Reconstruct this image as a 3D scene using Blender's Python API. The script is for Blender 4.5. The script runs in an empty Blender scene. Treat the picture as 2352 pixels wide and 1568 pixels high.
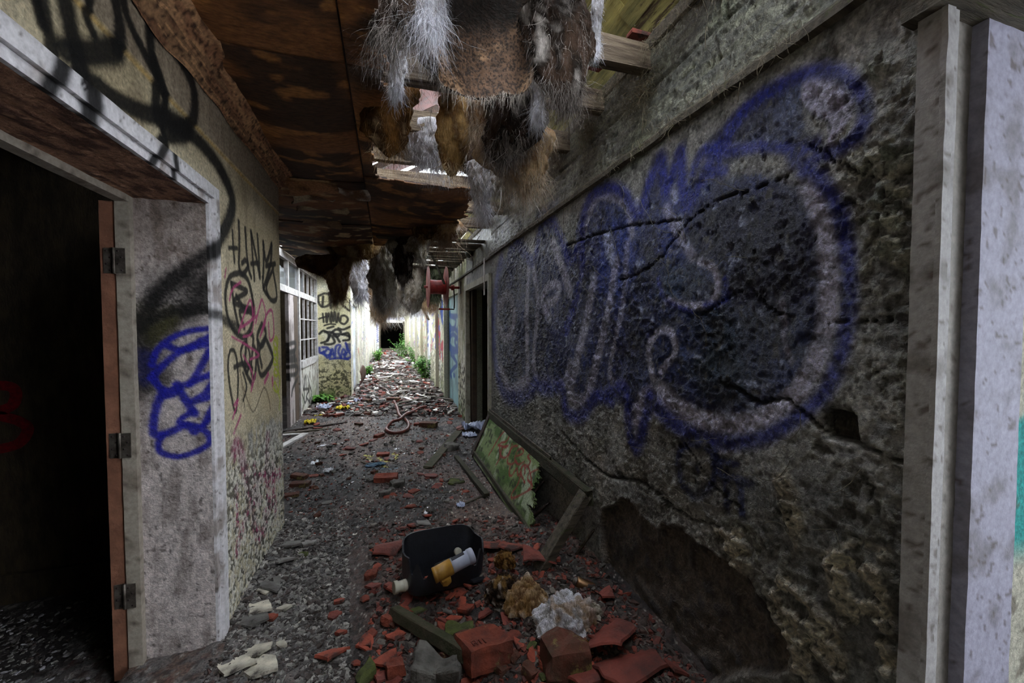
import bpy, math, random
import numpy as np
from mathutils import Vector, Matrix, Euler
random.seed(7); RNG = np.random.default_rng(7)
S = bpy.context.scene; C = S.collection
PI = math.pi
# ------------------------------------------------------------------ camera
F = 900.0; TH = math.radians(17.62); PT = math.radians(1.85); H = 1.45
fwd = Vector((math.sin(TH)*math.cos(PT), math.cos(TH)*math.cos(PT), -math.sin(PT)))
rgt = Vector((math.cos(TH), -math.sin(TH), 0)); upv = rgt.cross(fwd)
cam = bpy.data.objects.new('camera', bpy.data.cameras.new('camera')); C.objects.link(cam)
mw = Matrix.Identity(4)
for i, a in enumerate((rgt, upv, -fwd)):
    for j in range(3): mw[j][i] = a[j]
mw[0][3], mw[1][3], mw[2][3] = 0, 0, H
cam.matrix_world = mw
cam.data.sensor_width = 36; cam.data.lens = F/2352*36; cam.data.clip_start = .05; cam.data.clip_end = 200
S.camera = cam
# ------------------------------------------------------------------ sky, light, exposure
S.view_settings.view_transform = 'Standard'; S.view_settings.look = 'None'
S.view_settings.gamma = 1; S.view_settings.use_curve_mapping = False
S.view_settings.exposure = 0.38
W = bpy.data.worlds.new('world'); S.world = W; W.use_nodes = True
bg = W.node_tree.nodes['Background']; bg.inputs[0].default_value = (.86, .93, 1, 1); bg.inputs[1].default_value = 13.0

XL, XR, XS = -.73, 1.14, -1.37          # corridor sides, glazed recess
def rayd(px, py):
    return fwd + rgt*((px-1176)/F) + upv*((784-py)/F)
O = Vector((0, 0, H))
def onX(px, py, X):
    d = rayd(px, py); return O + d*(X/d.x)
def onY(px, py, Y):
    d = rayd(px, py); return O + d*(Y/d.y)
def onZ(px, py, Z=0.0):
    d = rayd(px, py); return O + d*((Z-H)/d.z)
def atD(px, py, D): return O + rayd(px, py)*D
def onP(px, py, p0, n):
    d = rayd(px, py); return O + d*((p0-O).dot(n)/d.dot(n))
def lin(c):
    return tuple((v/255/12.92 if v/255 <= .04045 else ((v/255+.055)/1.055)**2.4) for v in c)
# ------------------------------------------------------------------ numpy noise
def _h(ix, iy, iz, s):
    n = (ix*374761393 + iy*668265263 + iz*2147483647 + s*974711) & 0xffffffff
    n = ((n ^ (n >> 13))*1274126177) & 0xffffffff
    n = ((n ^ (n >> 16))*2246822519) & 0xffffffff
    return ((n ^ (n >> 15)) & 0xffffff)/16777215.0
def vn(p, s=0):
    p = np.asarray(p, float); i = np.floor(p).astype(np.int64); f = p-i; f = f*f*(3-2*f); r = 0
    for a in (0, 1):
        for b in (0, 1):
            for c in (0, 1):
                w = (f[:, 0] if a else 1-f[:, 0])*(f[:, 1] if b else 1-f[:, 1])*(f[:, 2] if c else 1-f[:, 2])
                r = r + w*_h(i[:, 0]+a, i[:, 1]+b, i[:, 2]+c, s)
    return r
def fbm(p, sc=1, o=4, s=0):
    p = np.asarray(p, float)*sc; r = 0; a = .5; t = 0
    for k in range(o):
        r = r + a*vn(p, s+k*17); t += a; a *= .5; p = p*2.03+5.1
    return r/t
def voro(q, s=0):
    """2-D cells: distance to border, cell random, offset to centre"""
    i = np.floor(q).astype(np.int64); n = len(q)
    d1 = np.full(n, 9.); d2 = np.full(n, 9.); cid = np.zeros(n); ox = np.zeros(n); oy = np.zeros(n); z0 = np.zeros(n, np.int64)
    for a in (-1, 0, 1):
        for b in (-1, 0, 1):
            cx, cy = i[:, 0]+a, i[:, 1]+b
            px = cx+_h(cx, cy, z0, s); py = cy+_h(cx, cy, z0+1, s)
            dx, dy = q[:, 0]-px, q[:, 1]-py; d = np.sqrt(dx*dx+dy*dy)
            m = d < d1
            d2 = np.where(m, d1, np.minimum(d2, d)); cid = np.where(m, _h(cx, cy, z0+2, s), cid)
            ox = np.where(m, dx, ox); oy = np.where(m, dy, oy); d1 = np.where(m, d, d1)
    return d2-d1, cid, ox, oy
def sst(x, a, b):
    t = np.clip((x-a)/(b-a), 0, 1); return t*t*(3-2*t)
def mixc(c, k, m):
    k = np.asarray(k); m = np.clip(m, 0, 1)[:, None]
    return c*(1-m)+k*m
# ------------------------------------------------------------------ meshes
def link(o, parent=None):
    C.objects.link(o)
    if parent: o.parent = parent
    return o
def npmesh(name, V, Q, mats, parent=None, col=None, smooth=True, mi=None):
    V = np.asarray(V, np.float32).reshape(-1, 3); me = bpy.data.meshes.new(name)
    if isinstance(Q, np.ndarray):
        k = Q.shape[1]; me.vertices.add(len(V)); me.vertices.foreach_set('co', V.ravel())
        me.loops.add(Q.size); me.loops.foreach_set('vertex_index', Q.astype(np.int32).ravel())
        me.polygons.add(len(Q)); me.polygons.foreach_set('loop_start', np.arange(len(Q), dtype=np.int32)*k)
        me.polygons.foreach_set('loop_total', np.full(len(Q), k, np.int32)); me.update(calc_edges=True)
    else:
        me.from_pydata([tuple(map(float, v)) for v in V], [], [tuple(map(int, f)) for f in Q])
    if col is not None:
        a = me.color_attributes.new('Col', 'FLOAT_COLOR', 'POINT')
        a.data.foreach_set('color', np.concatenate([np.clip(col, 0, 1), np.ones((len(V), 1))], 1).astype(np.float32).ravel())
    if not isinstance(mats, (list, tuple)): mats = [mats]
    for m in mats: me.materials.append(m)
    if mi is not None: me.polygons.foreach_set('material_index', np.asarray(mi, np.int32))
    me.polygons.foreach_set('use_smooth', np.full(len(me.polygons), smooth))
    me.update()
    return link(bpy.data.objects.new(name, me), parent)
def empty(name, loc=(0, 0, 0), rz=0, parent=None):
    o = bpy.data.objects.new(name, None); o.location = loc; o.rotation_euler.z = rz; o.empty_display_size = .05
    return link(o, parent)
def tag(o, label=None, cat=None, group=None, kind=None):
    if label: o['label'] = label
    if cat: o['category'] = cat
    if group: o['group'] = group
    if kind: o['kind'] = kind
    return o
def struct(o): o['kind'] = 'structure'; return o
def gidx(nu, nv, off=0):
    i = np.arange(nu*nv).reshape(nu, nv)+off
    return np.stack([i[:-1, :-1], i[1:, :-1], i[1:, 1:], i[:-1, 1:]], -1).reshape(-1, 4)
def gbox(x0, x1, y0, y1, z0, z1, st=.02):
    """box with a fine grid on every side"""
    lo = np.array([x0, y0, z0], float); hi = np.array([x1, y1, z1], float); Vs = []; Qs = []; off = 0
    for ax in range(3):
        u, v = [(1, 2), (2, 0), (0, 1)][ax]
        nu = max(2, int((hi[u]-lo[u])/st)+1); nv = max(2, int((hi[v]-lo[v])/st)+1)
        a, b = np.meshgrid(np.linspace(lo[u], hi[u], nu), np.linspace(lo[v], hi[v], nv), indexing='ij')
        for e in (0, 1):
            P = np.zeros((nu*nv, 3)); P[:, u] = a.ravel(); P[:, v] = b.ravel(); P[:, ax] = hi[ax] if e else lo[ax]
            q = gidx(nu, nv, off); Qs.append(q if e else q[:, ::-1]); Vs.append(P); off += nu*nv
    return np.concatenate(Vs), np.concatenate(Qs)
def bevbox(sx, sy, sz, b=.1, jit=0, seed=0, frog=False, seg=3):
    """worn block: subdivided cube pushed toward rounded edges, noise-chipped, centred on base"""
    V, Q = gbox(-.5, .5, -.5, .5, -.5, .5, 1/seg+1e-6)
    key = {}; idx = np.zeros(len(V), int); U = []
    for i, v in enumerate(np.round(V, 4)):
        t = tuple(v)
        if t not in key: key[t] = len(U); U.append(v)
        idx[i] = key[t]
    V = np.array(U); Q = idx[Q]; s = np.array([sx, sy, sz]); m = min(s)
    n = (np.abs(V) > .49).sum(1)
    P = V*s; P = P-np.sign(V)*(np.abs(V) > .49)*(m*b*np.array([0, 0, .35, .6])[n])[:, None]
    if frog:
        top = (V[:, 2] > .49) & (n == 1); P[top, 2] -= sz*.22
    if jit:
        r = np.random.default_rng(abs(int(seed))); P += (r.random(P.shape)-.5)*m*jit
    P[:, 2] += sz/2
    return P, Q
def boxobj(name, x0, x1, y0, y1, z0, z1, mat, parent=None, b=.12, jit=.03, seg=2, seed=0):
    P, Q = bevbox(x1-x0, y1-y0, z1-z0, b, jit, seed or int(abs(x0*91+y0*37+z0*11)*100), seg=seg)
    P = P+np.array([(x0+x1)/2, (y0+y1)/2, z0])
    return npmesh(name, P, Q, mat, parent, smooth=False)
def beam(name, a, b, w, t, mat, parent=None, jit=.06, seg=6, roll=0.0, sag=0.0, col=None, local=None):
    """timber from a to b, width w (sideways) thickness t; rough along its length"""
    a = Vector(a); b = Vector(b); d = (b-a); L = d.length; d.normalize()
    up = Vector((0, 0, 1)) if abs(d.z) < .9 else Vector((1, 0, 0))
    s = d.cross(up).normalized(); n = s.cross(d)
    if roll: s, n = s*math.cos(roll)+n*math.sin(roll), n*math.cos(roll)-s*math.sin(roll)
    prof = [(-.5, -.42), (-.45, -.5), (.45, -.5), (.5, -.42), (.5, .42), (.45, .5), (-.45, .5), (-.5, .42)]
    r = random.Random(int(abs(a.x*131+a.y*77+b.z*53)*1000)); V = []; Q = []
    for i in range(seg+1):
        f = i/seg; c = a.lerp(b, f) - Vector((0, 0, sag*math.sin(PI*f)))
        e = 1 if 0 < i < seg else .97
        for (u, v) in prof:
            V.append(c+s*(u*w*e+r.uniform(-1, 1)*jit*t*.5)+n*(v*t*e+r.uniform(-1, 1)*jit*t*.5)
                     + (d*(r.uniform(-1, 1)*t*jit*6) if i in (0, seg) else Vector()))
        if i:
            for k in range(8):
                p = (i-1)*8+k; q = (i-1)*8+(k+1) % 8; Q.append((p, q, q+8, p+8))
    Q.append(tuple(range(7, -1, -1))); Q.append(tuple(seg*8+k for k in range(8)))
    if local is not None: V = [v-local for v in V]
    return npmesh(name, V, Q, mat, parent, smooth=False)
def tubes(name, lines, rad, mat, parent=None, n=6, col=None, local=None):
    V = []; Q = []; cl = []
    for li, pts in enumerate(lines):
        pts = [Vector(p) for p in pts]; r0 = rad[li] if isinstance(rad, (list, tuple)) else rad; base = len(V)
        for i, p in enumerate(pts):
            d = (pts[min(i+1, len(pts)-1)]-pts[max(i-1, 0)]).normalized()
            up = Vector((0, 0, 1)) if abs(d.z) < .9 else Vector((1, 0, 0)); s = d.cross(up).normalized(); t = s.cross(d)
            for k in range(n):
                a = 2*PI*k/n; V.append(p+(s*math.cos(a)+t*math.sin(a))*r0-(local or Vector()))
        for i in range(len(pts)-1):
            for k in range(n):
                a = base+i*n+k; b = base+i*n+(k+1) % n; Q.append((a, b, b+n, a+n))
        Q.append(tuple(base+k for k in range(n-1, -1, -1))); Q.append(tuple(base+(len(pts)-1)*n+k for k in range(n)))
    return npmesh(name, V, Q, mat, parent)
def lathe(name, prof, mat, parent=None, n=28, axis='Z', loc=(0, 0, 0), rot=None):
    V = []; Q = []
    for (r, z) in prof:
        for k in range(n):
            a = 2*PI*k/n; V.append((r*math.cos(a), r*math.sin(a), z))
    for i in range(len(prof)-1):
        for k in range(n):
            a = i*n+k; b = i*n+(k+1) % n; Q.append((a, b, b+n, a+n))
    Q.append(tuple(range(n-1, -1, -1))); Q.append(tuple((len(prof)-1)*n+k for k in range(n)))
    M = (Matrix.Rotation(PI/2, 4, 'Y') if axis == 'X' else Matrix.Rotation(-PI/2, 4, 'X') if axis == 'Y' else Matrix.Identity(4))
    if rot: M = rot.to_matrix().to_4x4() @ M
    M = Matrix.Translation(loc) @ M
    o = npmesh(name, [M @ Vector(v) for v in V], Q, mat, parent, smooth=False)
    for p in o.data.polygons: p.use_smooth = len(p.vertices) == 4
    return o
def smooth(pts, k=6):
    if len(pts) < 3: return [Vector(p) for p in pts]
    P = [Vector(p) for p in pts]; P = [P[0]]+P+[P[-1]]; out = []
    for i in range(1, len(P)-2):
        for j in range(k):
            t = j/k; a, b, c, d = P[i-1:i+3]
            out.append(.5*((2*b)+(c-a)*t+(2*a-5*b+4*c-d)*t*t+(3*b-a-3*c+d)*t**3))
    out.append(P[-2]); return out
# ------------------------------------------------------------------ spray paint and marker strokes on plaster
def cv(ox, oy, s, pts): return [(ox+s*x, oy+s*y) for x, y in pts]
class Paint:
    """strokes given as marks on one plane; proj maps picture marks to the plane, ab picks the two plane axes"""
    def __init__(s, proj, ab): s.proj, s.ab, s.st = proj, ab, []
    def add(s, pts, w, col, soft=.5, al=1.0, sm=True, cl=None):
        if cl: pts = cv(*cl, pts)
        P = [s.proj(*p) for p in pts]; D = [(p-O).dot(fwd) for p in P]
        g = [max(1.0, (d/abs(p.x))**.6) if s.ab == (1, 2) else 1.0 for p, d in zip(P, D)]
        Q = [Vector((p[s.ab[0]], p[s.ab[1]], w*d/F*k)) for p, d, k in zip(P, D, g)]
        if sm: Q = smooth(Q, 5)
        s.st.append((np.array(Q), lin(col), soft, al, False)); return s
    def fill(s, pts, col, soft_px=12, al=1.0, cl=None):
        if cl: pts = cv(*cl, pts)
        P = [s.proj(*p) for p in pts]; D = sum((p-O).dot(fwd) for p in P)/len(P)
        Q = [Vector((p[s.ab[0]], p[s.ab[1]], soft_px*D/F)) for p in P]
        s.st.append((np.array(Q), lin(col), soft_px*D/F, al, True)); return s
    def mask(s, q, Q, soft, poly):
        w = Q[:, 2].max()*(1.0 if poly else 2.2)+.01
        m = (q[:, 0] > Q[:, 0].min()-w) & (q[:, 0] < Q[:, 0].max()+w) & (q[:, 1] > Q[:, 1].min()-w) & (q[:, 1] < Q[:, 1].max()+w)
        ids = np.nonzero(m)[0]
        if not len(ids): return ids, None
        p = q[ids]; best = np.full(len(p), 9.); bw = np.full(len(p), .01); ins = np.zeros(len(p), bool)
        n = len(Q)
        for i in range(n if poly else max(1, n-1)):
            a = Q[i]; b = Q[(i+1) % n]; d = b[:2]-a[:2]; L = max((d*d).sum(), 1e-9)
            t = np.clip(((p-a[:2])@d)/L, 0, 1); e = p-a[:2]-t[:, None]*d; dist = np.sqrt((e*e).sum(1)); ww = a[2]+t*(b[2]-a[2])
            if poly:
                c = ((a[1] > p[:, 1]) != (b[1] > p[:, 1])) & (p[:, 0] < (b[0]-a[0])*(p[:, 1]-a[1])/((b[1]-a[1]) or 1e-9)+a[0]); ins ^= c
                best = np.minimum(best, dist)
            else:
                r = dist/ww; k = r < best; best = np.where(k, r, best)
        if poly:
            sd = np.where(ins, -best, best); return ids, 1-sst(sd, -soft, soft)
        return ids, 1-sst(best, 1-soft, 1+soft*1.1)
    def apply(s, V, col, grain=.25):
        q = V[:, [s.ab[0], s.ab[1]]]; g = fbm(V, 160, 2, 5)
        for (Q, c, soft, al, poly) in s.st:
            ids, m = s.mask(q, Q, soft, poly)
            if m is None: continue
            m = np.clip(m*al, 0, 1); m = np.clip(m+(g[ids]-.5)*grain*4*m*(1-m)*2, 0, 1)
            col[ids] = col[ids]*(1-m[:, None])+np.array(c)*m[:, None]
        return col
def sh(*a, **k): return ('S', a, k)
# ------------------------------------------------------------------ materials
MATS = {}
def mat(name, c1, c2=None, sc=6., rough=.8, bump=.3, bs=60., metal=0., attr=False, stretch=(1, 1, 1), rnd=.0, c3=None, t3=.62, spec=.3, bd=.01, alpha=1.0, trans=0.0, vmul=(.75, 1.2), det=8):
    if name in MATS: return MATS[name]
    m = bpy.data.materials.new(name); m.use_nodes = True; nt = m.node_tree; N = nt.nodes; L = nt.links
    b = N['Principled BSDF']; tc = N.new('ShaderNodeTexCoord'); mp = N.new('ShaderNodeMapping'); mp.inputs['Scale'].default_value = stretch
    L.new(tc.outputs['Object'], mp.inputs[0])
    def noise(s, d=det, r=.6):
        n = N.new('ShaderNodeTexNoise'); n.inputs['Scale'].default_value = s; n.inputs['Detail'].default_value = d; n.inputs['Roughness'].default_value = r
        L.new(mp.outputs[0], n.inputs['Vector']); return n
    def ramp(src, a, bb, ca, cb):
        r = N.new('ShaderNodeValToRGB'); r.color_ramp.elements[0].position = a; r.color_ramp.elements[1].position = bb
        r.color_ramp.elements[0].color = (*ca, 1); r.color_ramp.elements[1].color = (*cb, 1); L.new(src, r.inputs[0]); return r
    n1 = noise(sc)
    if attr:
        at = N.new('ShaderNodeAttribute'); at.attribute_name = 'Col'
        r = ramp(n1.outputs[0], .3, .7, (vmul[0],)*3, (vmul[1],)*3)
        mx = N.new('ShaderNodeMix'); mx.data_type = 'RGBA'; mx.blend_type = 'MULTIPLY'; mx.inputs[0].default_value = 1
        L.new(at.outputs['Color'], mx.inputs[6]); L.new(r.outputs[0], mx.inputs[7]); out = mx.outputs[2]
    else:
        out = ramp(n1.outputs[0], .36, .64, lin(c1), lin(c2 or c1)).outputs[0]
        if c3:
            n3 = noise(sc*.7, 8, .75); k = ramp(n3.outputs[0], t3-.03, t3+.03, (0, 0, 0), (1, 1, 1))
            mx = N.new('ShaderNodeMix'); mx.data_type = 'RGBA'; L.new(k.outputs[0], mx.inputs[0]); L.new(out, mx.inputs[6]); mx.inputs[7].default_value = (*lin(c3), 1); out = mx.outputs[2]
            mp2 = n3.inputs['Vector']
    if rnd:
        oi = N.new('ShaderNodeObjectInfo'); hs = N.new('ShaderNodeHueSaturation'); mr = N.new('ShaderNodeMapRange')
        mr.inputs[3].default_value = 1-rnd; mr.inputs[4].default_value = 1+rnd; L.new(oi.outputs['Random'], mr.inputs[0]); L.new(mr.outputs[0], hs.inputs['Value']); L.new(out, hs.inputs['Color']); out = hs.outputs[0]
    L.new(out, b.inputs['Base Color'])
    b.inputs['Roughness'].default_value = rough; b.inputs['Metallic'].default_value = metal; b.inputs['Specular IOR Level'].default_value = spec
    if trans: b.inputs['Transmission Weight'].default_value = trans
    if alpha < 1: b.inputs['Alpha'].default_value = alpha
    if bump:
        n2 = noise(bs, 6, .65); bp = N.new('ShaderNodeBump'); bp.inputs['Strength'].default_value = bump; bp.inputs['Distance'].default_value = bd
        L.new(n2.outputs[0], bp.inputs['Height']); L.new(bp.outputs[0], b.inputs['Normal'])
    MATS[name] = m; return m
PL = mat('plaster_painted', (0, 0, 0), attr=True, sc=70, rough=.78, bump=.75, bs=110, bd=.012, vmul=(.55, 1.35))
PLR = mat('render_coarse', (0, 0, 0), attr=True, sc=90, rough=.42, bump=1.0, bs=100, bd=.03, vmul=(.4, 1.6), spec=.6)
TRIM = mat('trim_paint', (0, 0, 0), attr=True, sc=60, rough=.6, bump=.35, bs=90, bd=.006, vmul=(.75, 1.2))
MUD = mat('mud', (0, 0, 0), attr=True, sc=120, rough=.62, bump=1.0, bs=140, bd=.012, vmul=(.3, 1.6), spec=.5)
BOARDC = mat('stained_ceiling_board', (0, 0, 0), attr=True, sc=45, rough=.7, bump=.6, bs=60, bd=.015, vmul=(.5, 1.5), stretch=(.6, 1.6, 1))
FIB = mat('mineral_fibre', (0, 0, 0), attr=True, sc=60, rough=.95, bump=.9, bs=90, bd=.02, vmul=(.6, 1.35), stretch=(2, 2, .5), spec=.1)
STR = mat('fibre_strand', (0, 0, 0), attr=True, sc=30, rough=.8, bump=0, vmul=(.8, 1.2), spec=.2)
WOODG = mat('weathered_wood', (96, 88, 76), (52, 46, 38), sc=9, stretch=(.35, 4, 4), rough=.85, bump=.8, bs=26, c3=(70, 74, 40), t3=.6, rnd=.25)
WOODX = mat('weathered_joist', (128, 112, 92), (60, 46, 36), sc=7, stretch=(.5, 5, 5), rough=.85, bump=.9, bs=22, bd=.02, rnd=.15)
WOODY = mat('mossy_sarking', (168, 158, 96), (92, 92, 58), sc=6, stretch=(4, .5, 4), rough=.85, bump=.8, bs=22, c3=(70, 56, 38), t3=.58, rnd=.2)
WOODD = mat('dark_wood', (58, 42, 32), (30, 22, 17), sc=9, stretch=(3, 3, 3), rough=.8, bump=.7, bs=30, rnd=.3)
WOODM = mat('mossy_wood', (70, 62, 50), (46, 50, 30), sc=10, stretch=(2, 2, 2), rough=.85, bump=.8, bs=40, rnd=.2)
WHITEW = mat('white_paint_wood', (214, 212, 210), (168, 162, 158), sc=14, rough=.55, bump=.4, bs=70, bd=.006, c3=(84, 74, 66), t3=.63)
DARKW = mat('dark_timber_paint', (60, 42, 40), (32, 24, 24), sc=12, rough=.6, bump=.4)
BROWNP = mat('brown_gloss_paint', (142, 98, 78), (104, 70, 56), sc=9, rough=.45, bump=.35, bs=50, c3=(60, 40, 34), t3=.66)
TILE = mat('clay_tile', (138, 64, 47), (80, 39, 32), sc=9, rough=.75, bump=.45, bs=60, rnd=.45, c3=(58, 36, 31), t3=.55)
TILER = mat('clay_tile_big', (122, 58, 48), (76, 39, 34), sc=7, rough=.7, bump=.5, bs=70, rnd=.15, c3=(64, 36, 32), t3=.62)
BRICK = mat('brick_red', (128, 62, 46), (80, 42, 34), sc=10, rough=.85, bump=.8, bs=50, rnd=.25, c3=(110, 100, 70), t3=.64)
BRICKY = mat('brick_lichen', (98, 54, 42), (66, 50, 38), sc=12, rough=.85, bump=.9, bs=40, rnd=.2, c3=(122, 110, 66), t3=.57)
SLATE = mat('grey_slab', (120, 116, 112), (76, 72, 68), sc=12, rough=.7, bump=.6, bs=60, rnd=.35)
PALE = mat('pale_plaster_slab', (196, 188, 170), (120, 114, 104), sc=10, rough=.8, bump=.6, bs=50, rnd=.2, c3=(60, 54, 50), t3=.6)
STONE = mat('grey_stone', (110, 106, 100), (58, 54, 50), sc=10, rough=.85, bump=.9, bs=40, rnd=.2)
MOSSY = mat('mossy_stone', (82, 90, 44), (48, 48, 32), sc=12, rough=.9, bump=.9, bs=50, rnd=.1)
CHIP = mat('rubble_chips', (0, 0, 0), attr=True, sc=60, rough=.7, bump=.5, bs=80, vmul=(.6, 1.35), spec=.4)
BLACKP = mat('black_plastic', (16, 17, 22), (30, 32, 40), sc=20, rough=.38, bump=.3, bs=80, spec=.5)
GREYP = mat('grey_plastic', (176, 180, 196), (148, 152, 168), sc=8, rough=.35, bump=.1, spec=.5)
YELP = mat('yellow_plastic', (176, 132, 56), (128, 92, 38), sc=9, rough=.4, bump=.15)
CANM = mat('rusty_gold_metal', (150, 118, 84), (110, 78, 54), sc=12, rough=.32, metal=.8, bump=.15, c3=(90, 46, 30), t3=.66)
REDP = mat('red_enamel', (168, 62, 58), (120, 40, 38), sc=12, rough=.4, bump=.25, c3=(70, 40, 34), t3=.66)
PINKP = mat('faded_red_disc', (150, 92, 84), (108, 60, 56), sc=10, rough=.5, bump=.3, c3=(70, 46, 40), t3=.64)
RUBBER = mat('red_rubber', (118, 58, 48), (78, 42, 36), sc=14, rough=.5, bump=.25)
METAL = mat('dull_metal', (120, 112, 104), (70, 62, 56), sc=20, rough=.45, metal=.7, bump=.2)
BELLM = mat('bell_metal', (74, 80, 70), (44, 50, 44), sc=12, rough=.35, metal=.3, bump=.2)
PAPER = mat('white_litter', (232, 232, 236), (200, 202, 210), sc=8, rough=.6, bump=.4, bs=30)
BAGW = mat('pale_plastic_sheet', (196, 204, 224), (150, 158, 184), sc=6, rough=.25, bump=.4, bs=20, spec=.6)
YELB = mat('yellow_plastic_bag', (232, 216, 60), (190, 172, 40), sc=8, rough=.4, bump=.4, bs=30)
LEAF = mat('leaf_green', (96, 148, 52), (54, 96, 34), sc=8, rough=.6, bump=.1, rnd=.2)
GLASS = mat('dusty_glass', (150, 160, 166), (120, 128, 134), sc=5, rough=.15, bump=0, alpha=.22, spec=.6)
TILEUN = mat('roof_tile_underside', (78, 32, 25), (42, 19, 16), sc=8, rough=.8, bump=.5, rnd=.25)
ROOT = mat('dry_roots', (104, 94, 76), (70, 62, 48), sc=20, rough=.9, bump=0)
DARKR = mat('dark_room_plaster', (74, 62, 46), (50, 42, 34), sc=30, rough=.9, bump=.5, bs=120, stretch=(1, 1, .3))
GRIM = mat('grimy_concrete', (84, 82, 74), (54, 52, 46), sc=12, rough=.9, bump=.6, bs=50)
TEAL = mat('teal_paint_plaster', (104, 132, 134), (74, 100, 104), sc=6, rough=.6, bump=.4, bs=60)
# ================================================================== STRUCTURE
def steps(a, b, k, mn):
    ys = [a]
    while ys[-1] < b: ys.append(ys[-1]+max(mn, k*abs(ys[-1])))
    ys = np.array(ys); return a+(ys-a)*(b-a)/(ys[-1]-a)
def wall(name, rects, ax, pos, back, mat_, cfn, k=.0045, mn=.004, kz=.0045):
    """rects (a0,a1,z0,z1) of a wall on axis ax at pos; solid behind by back (signed); cfn(V)->(depth offset, colour)"""
    Vs = []; Qs = []; off = 0; ot = 1-ax
    for (a0, a1, z0, z1) in rects:
        A = steps(a0, a1, k, mn); dz = max(kz, k*.8*(a0+a1)/2 if ax == 0 else kz); Z = np.linspace(z0, z1, max(2, int((z1-z0)/dz)+1))
        a, z = np.meshgrid(A, Z, indexing='ij'); V = np.zeros((a.size, 3)); V[:, ot] = a.ravel(); V[:, 2] = z.ravel(); V[:, ax] = pos
        d, c = cfn(V)
        e = np.minimum(np.minimum(V[:, ot]-a0, a1-V[:, ot]), .02)/.02
        V[:, ax] += -np.sign(back)*d*np.clip(e+.15, 0, 1)
        Q = gidx(len(A), len(Z), off); flip = (back > 0) == (ax == 0)
        Vs.append(np.concatenate([V, c], 1)); Qs.append(Q[:, ::-1] if flip else Q); off += len(V)
        P, q = gbox(*((min(pos, pos+back)+(.03 if back > 0 else 0), max(pos, pos+back)-(.03 if back < 0 else 0), a0, a1) if ax == 0 else (a0, a1, min(pos, pos+back)+(.03 if back > 0 else 0), max(pos, pos+back)-(.03 if back < 0 else 0))), z0, z1, 9)
        # sides reach forward to the face so openings have solid reveals
        f = np.abs(P[:, ax]-(pos+(.03 if back > 0 else -.03))) < 1e-6; P[f, ax] = pos+.004*np.sign(back)
        ff = np.all(np.abs(P[q][:, :, ax]-(pos+.004*np.sign(back))) < 1e-5, axis=1); q = q[~ff]
        cc = np.tile(c.mean(0), (len(P), 1)); Vs.append(np.concatenate([P, cc], 1)); Qs.append(q+off); off += len(P)
    VV = np.concatenate(Vs); return struct(npmesh(name, VV[:, :3], np.concatenate(Qs), mat_, col=VV[:, 3:], smooth=True))
pXR = lambda x, y: onX(x, y, XR)
Yr = lambda x: onX(x, 755, XR).y
YJ = Yr(2100)+.0; YN = onX(2165, 755, XR).y          # frame on the near right doorway
# ---- the big spray piece on the right wall
R8 = (1100, 100, .6378)
RP = Paint(pXR, (1, 2))
NAVY = (26, 34, 86); BLUE = (16, 34, 150); BLU2 = (30, 52, 150); LAV = (222, 218, 246); DNAVY = (10, 12, 48)
RP.fill([(1136, 690), (1142, 610), (1180, 572), (1225, 585), (1245, 520), (1275, 505), (1305, 565), (1330, 590), (1342, 500), (1368, 446), (1400, 432), (1440, 450), (1462, 490), (1480, 430), (1515, 375), (1535, 400), (1560, 350), (1585, 420), (1610, 400), (1650, 410), (1720, 395), (1800, 405), (1860, 430), (1905, 500), (1925, 620), (1915, 740), (1880, 850), (1830, 920), (1760, 950), (1680, 965), (1600, 945), (1540, 915), (1505, 900), (1480, 930), (1462, 985), (1440, 930), (1380, 925), (1330, 940), (1305, 880), (1260, 885), (1220, 880), (1180, 905), (1150, 870), (1138, 800)], NAVY, 14, .93)
RP.fill([(1590, 400), (1625, 320), (1690, 250), (1770, 195), (1850, 175), (1845, 230), (1850, 290), (1880, 340), (1840, 350), (1700, 360), (1640, 400)], (34, 40, 84), 14, .85)
# mottled blue and teal inside the letters
for (x, y, rx, ry, c, a) in [(1590, 780, 110, 90, (26, 58, 88), .6), (1700, 800, 90, 90, (24, 50, 74), .55), (1420, 600, 55, 110, (44, 70, 170), .6), (1545, 560, 40, 120, (48, 72, 170), .65), (1500, 700, 90, 120, (24, 40, 96), .6), (1660, 870, 110, 60, (52, 70, 84), .45), (1560, 650, 60, 50, (50, 74, 90), .6), (1260, 640, 60, 70, (30, 46, 110), .55), (1760, 600, 120, 120, (34, 34, 58), .7), (1650, 520, 120, 90, (44, 46, 78), .6), (1790, 800, 70, 100, (40, 46, 66), .5)]:
    RP.fill([(x+rx*math.cos(t/12*2*PI)*(1+.25*math.sin(t*5.1)), y+ry*math.sin(t/12*2*PI)*(1+.25*math.cos(t*3.7))) for t in range(12)], c, 26, a)
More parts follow.
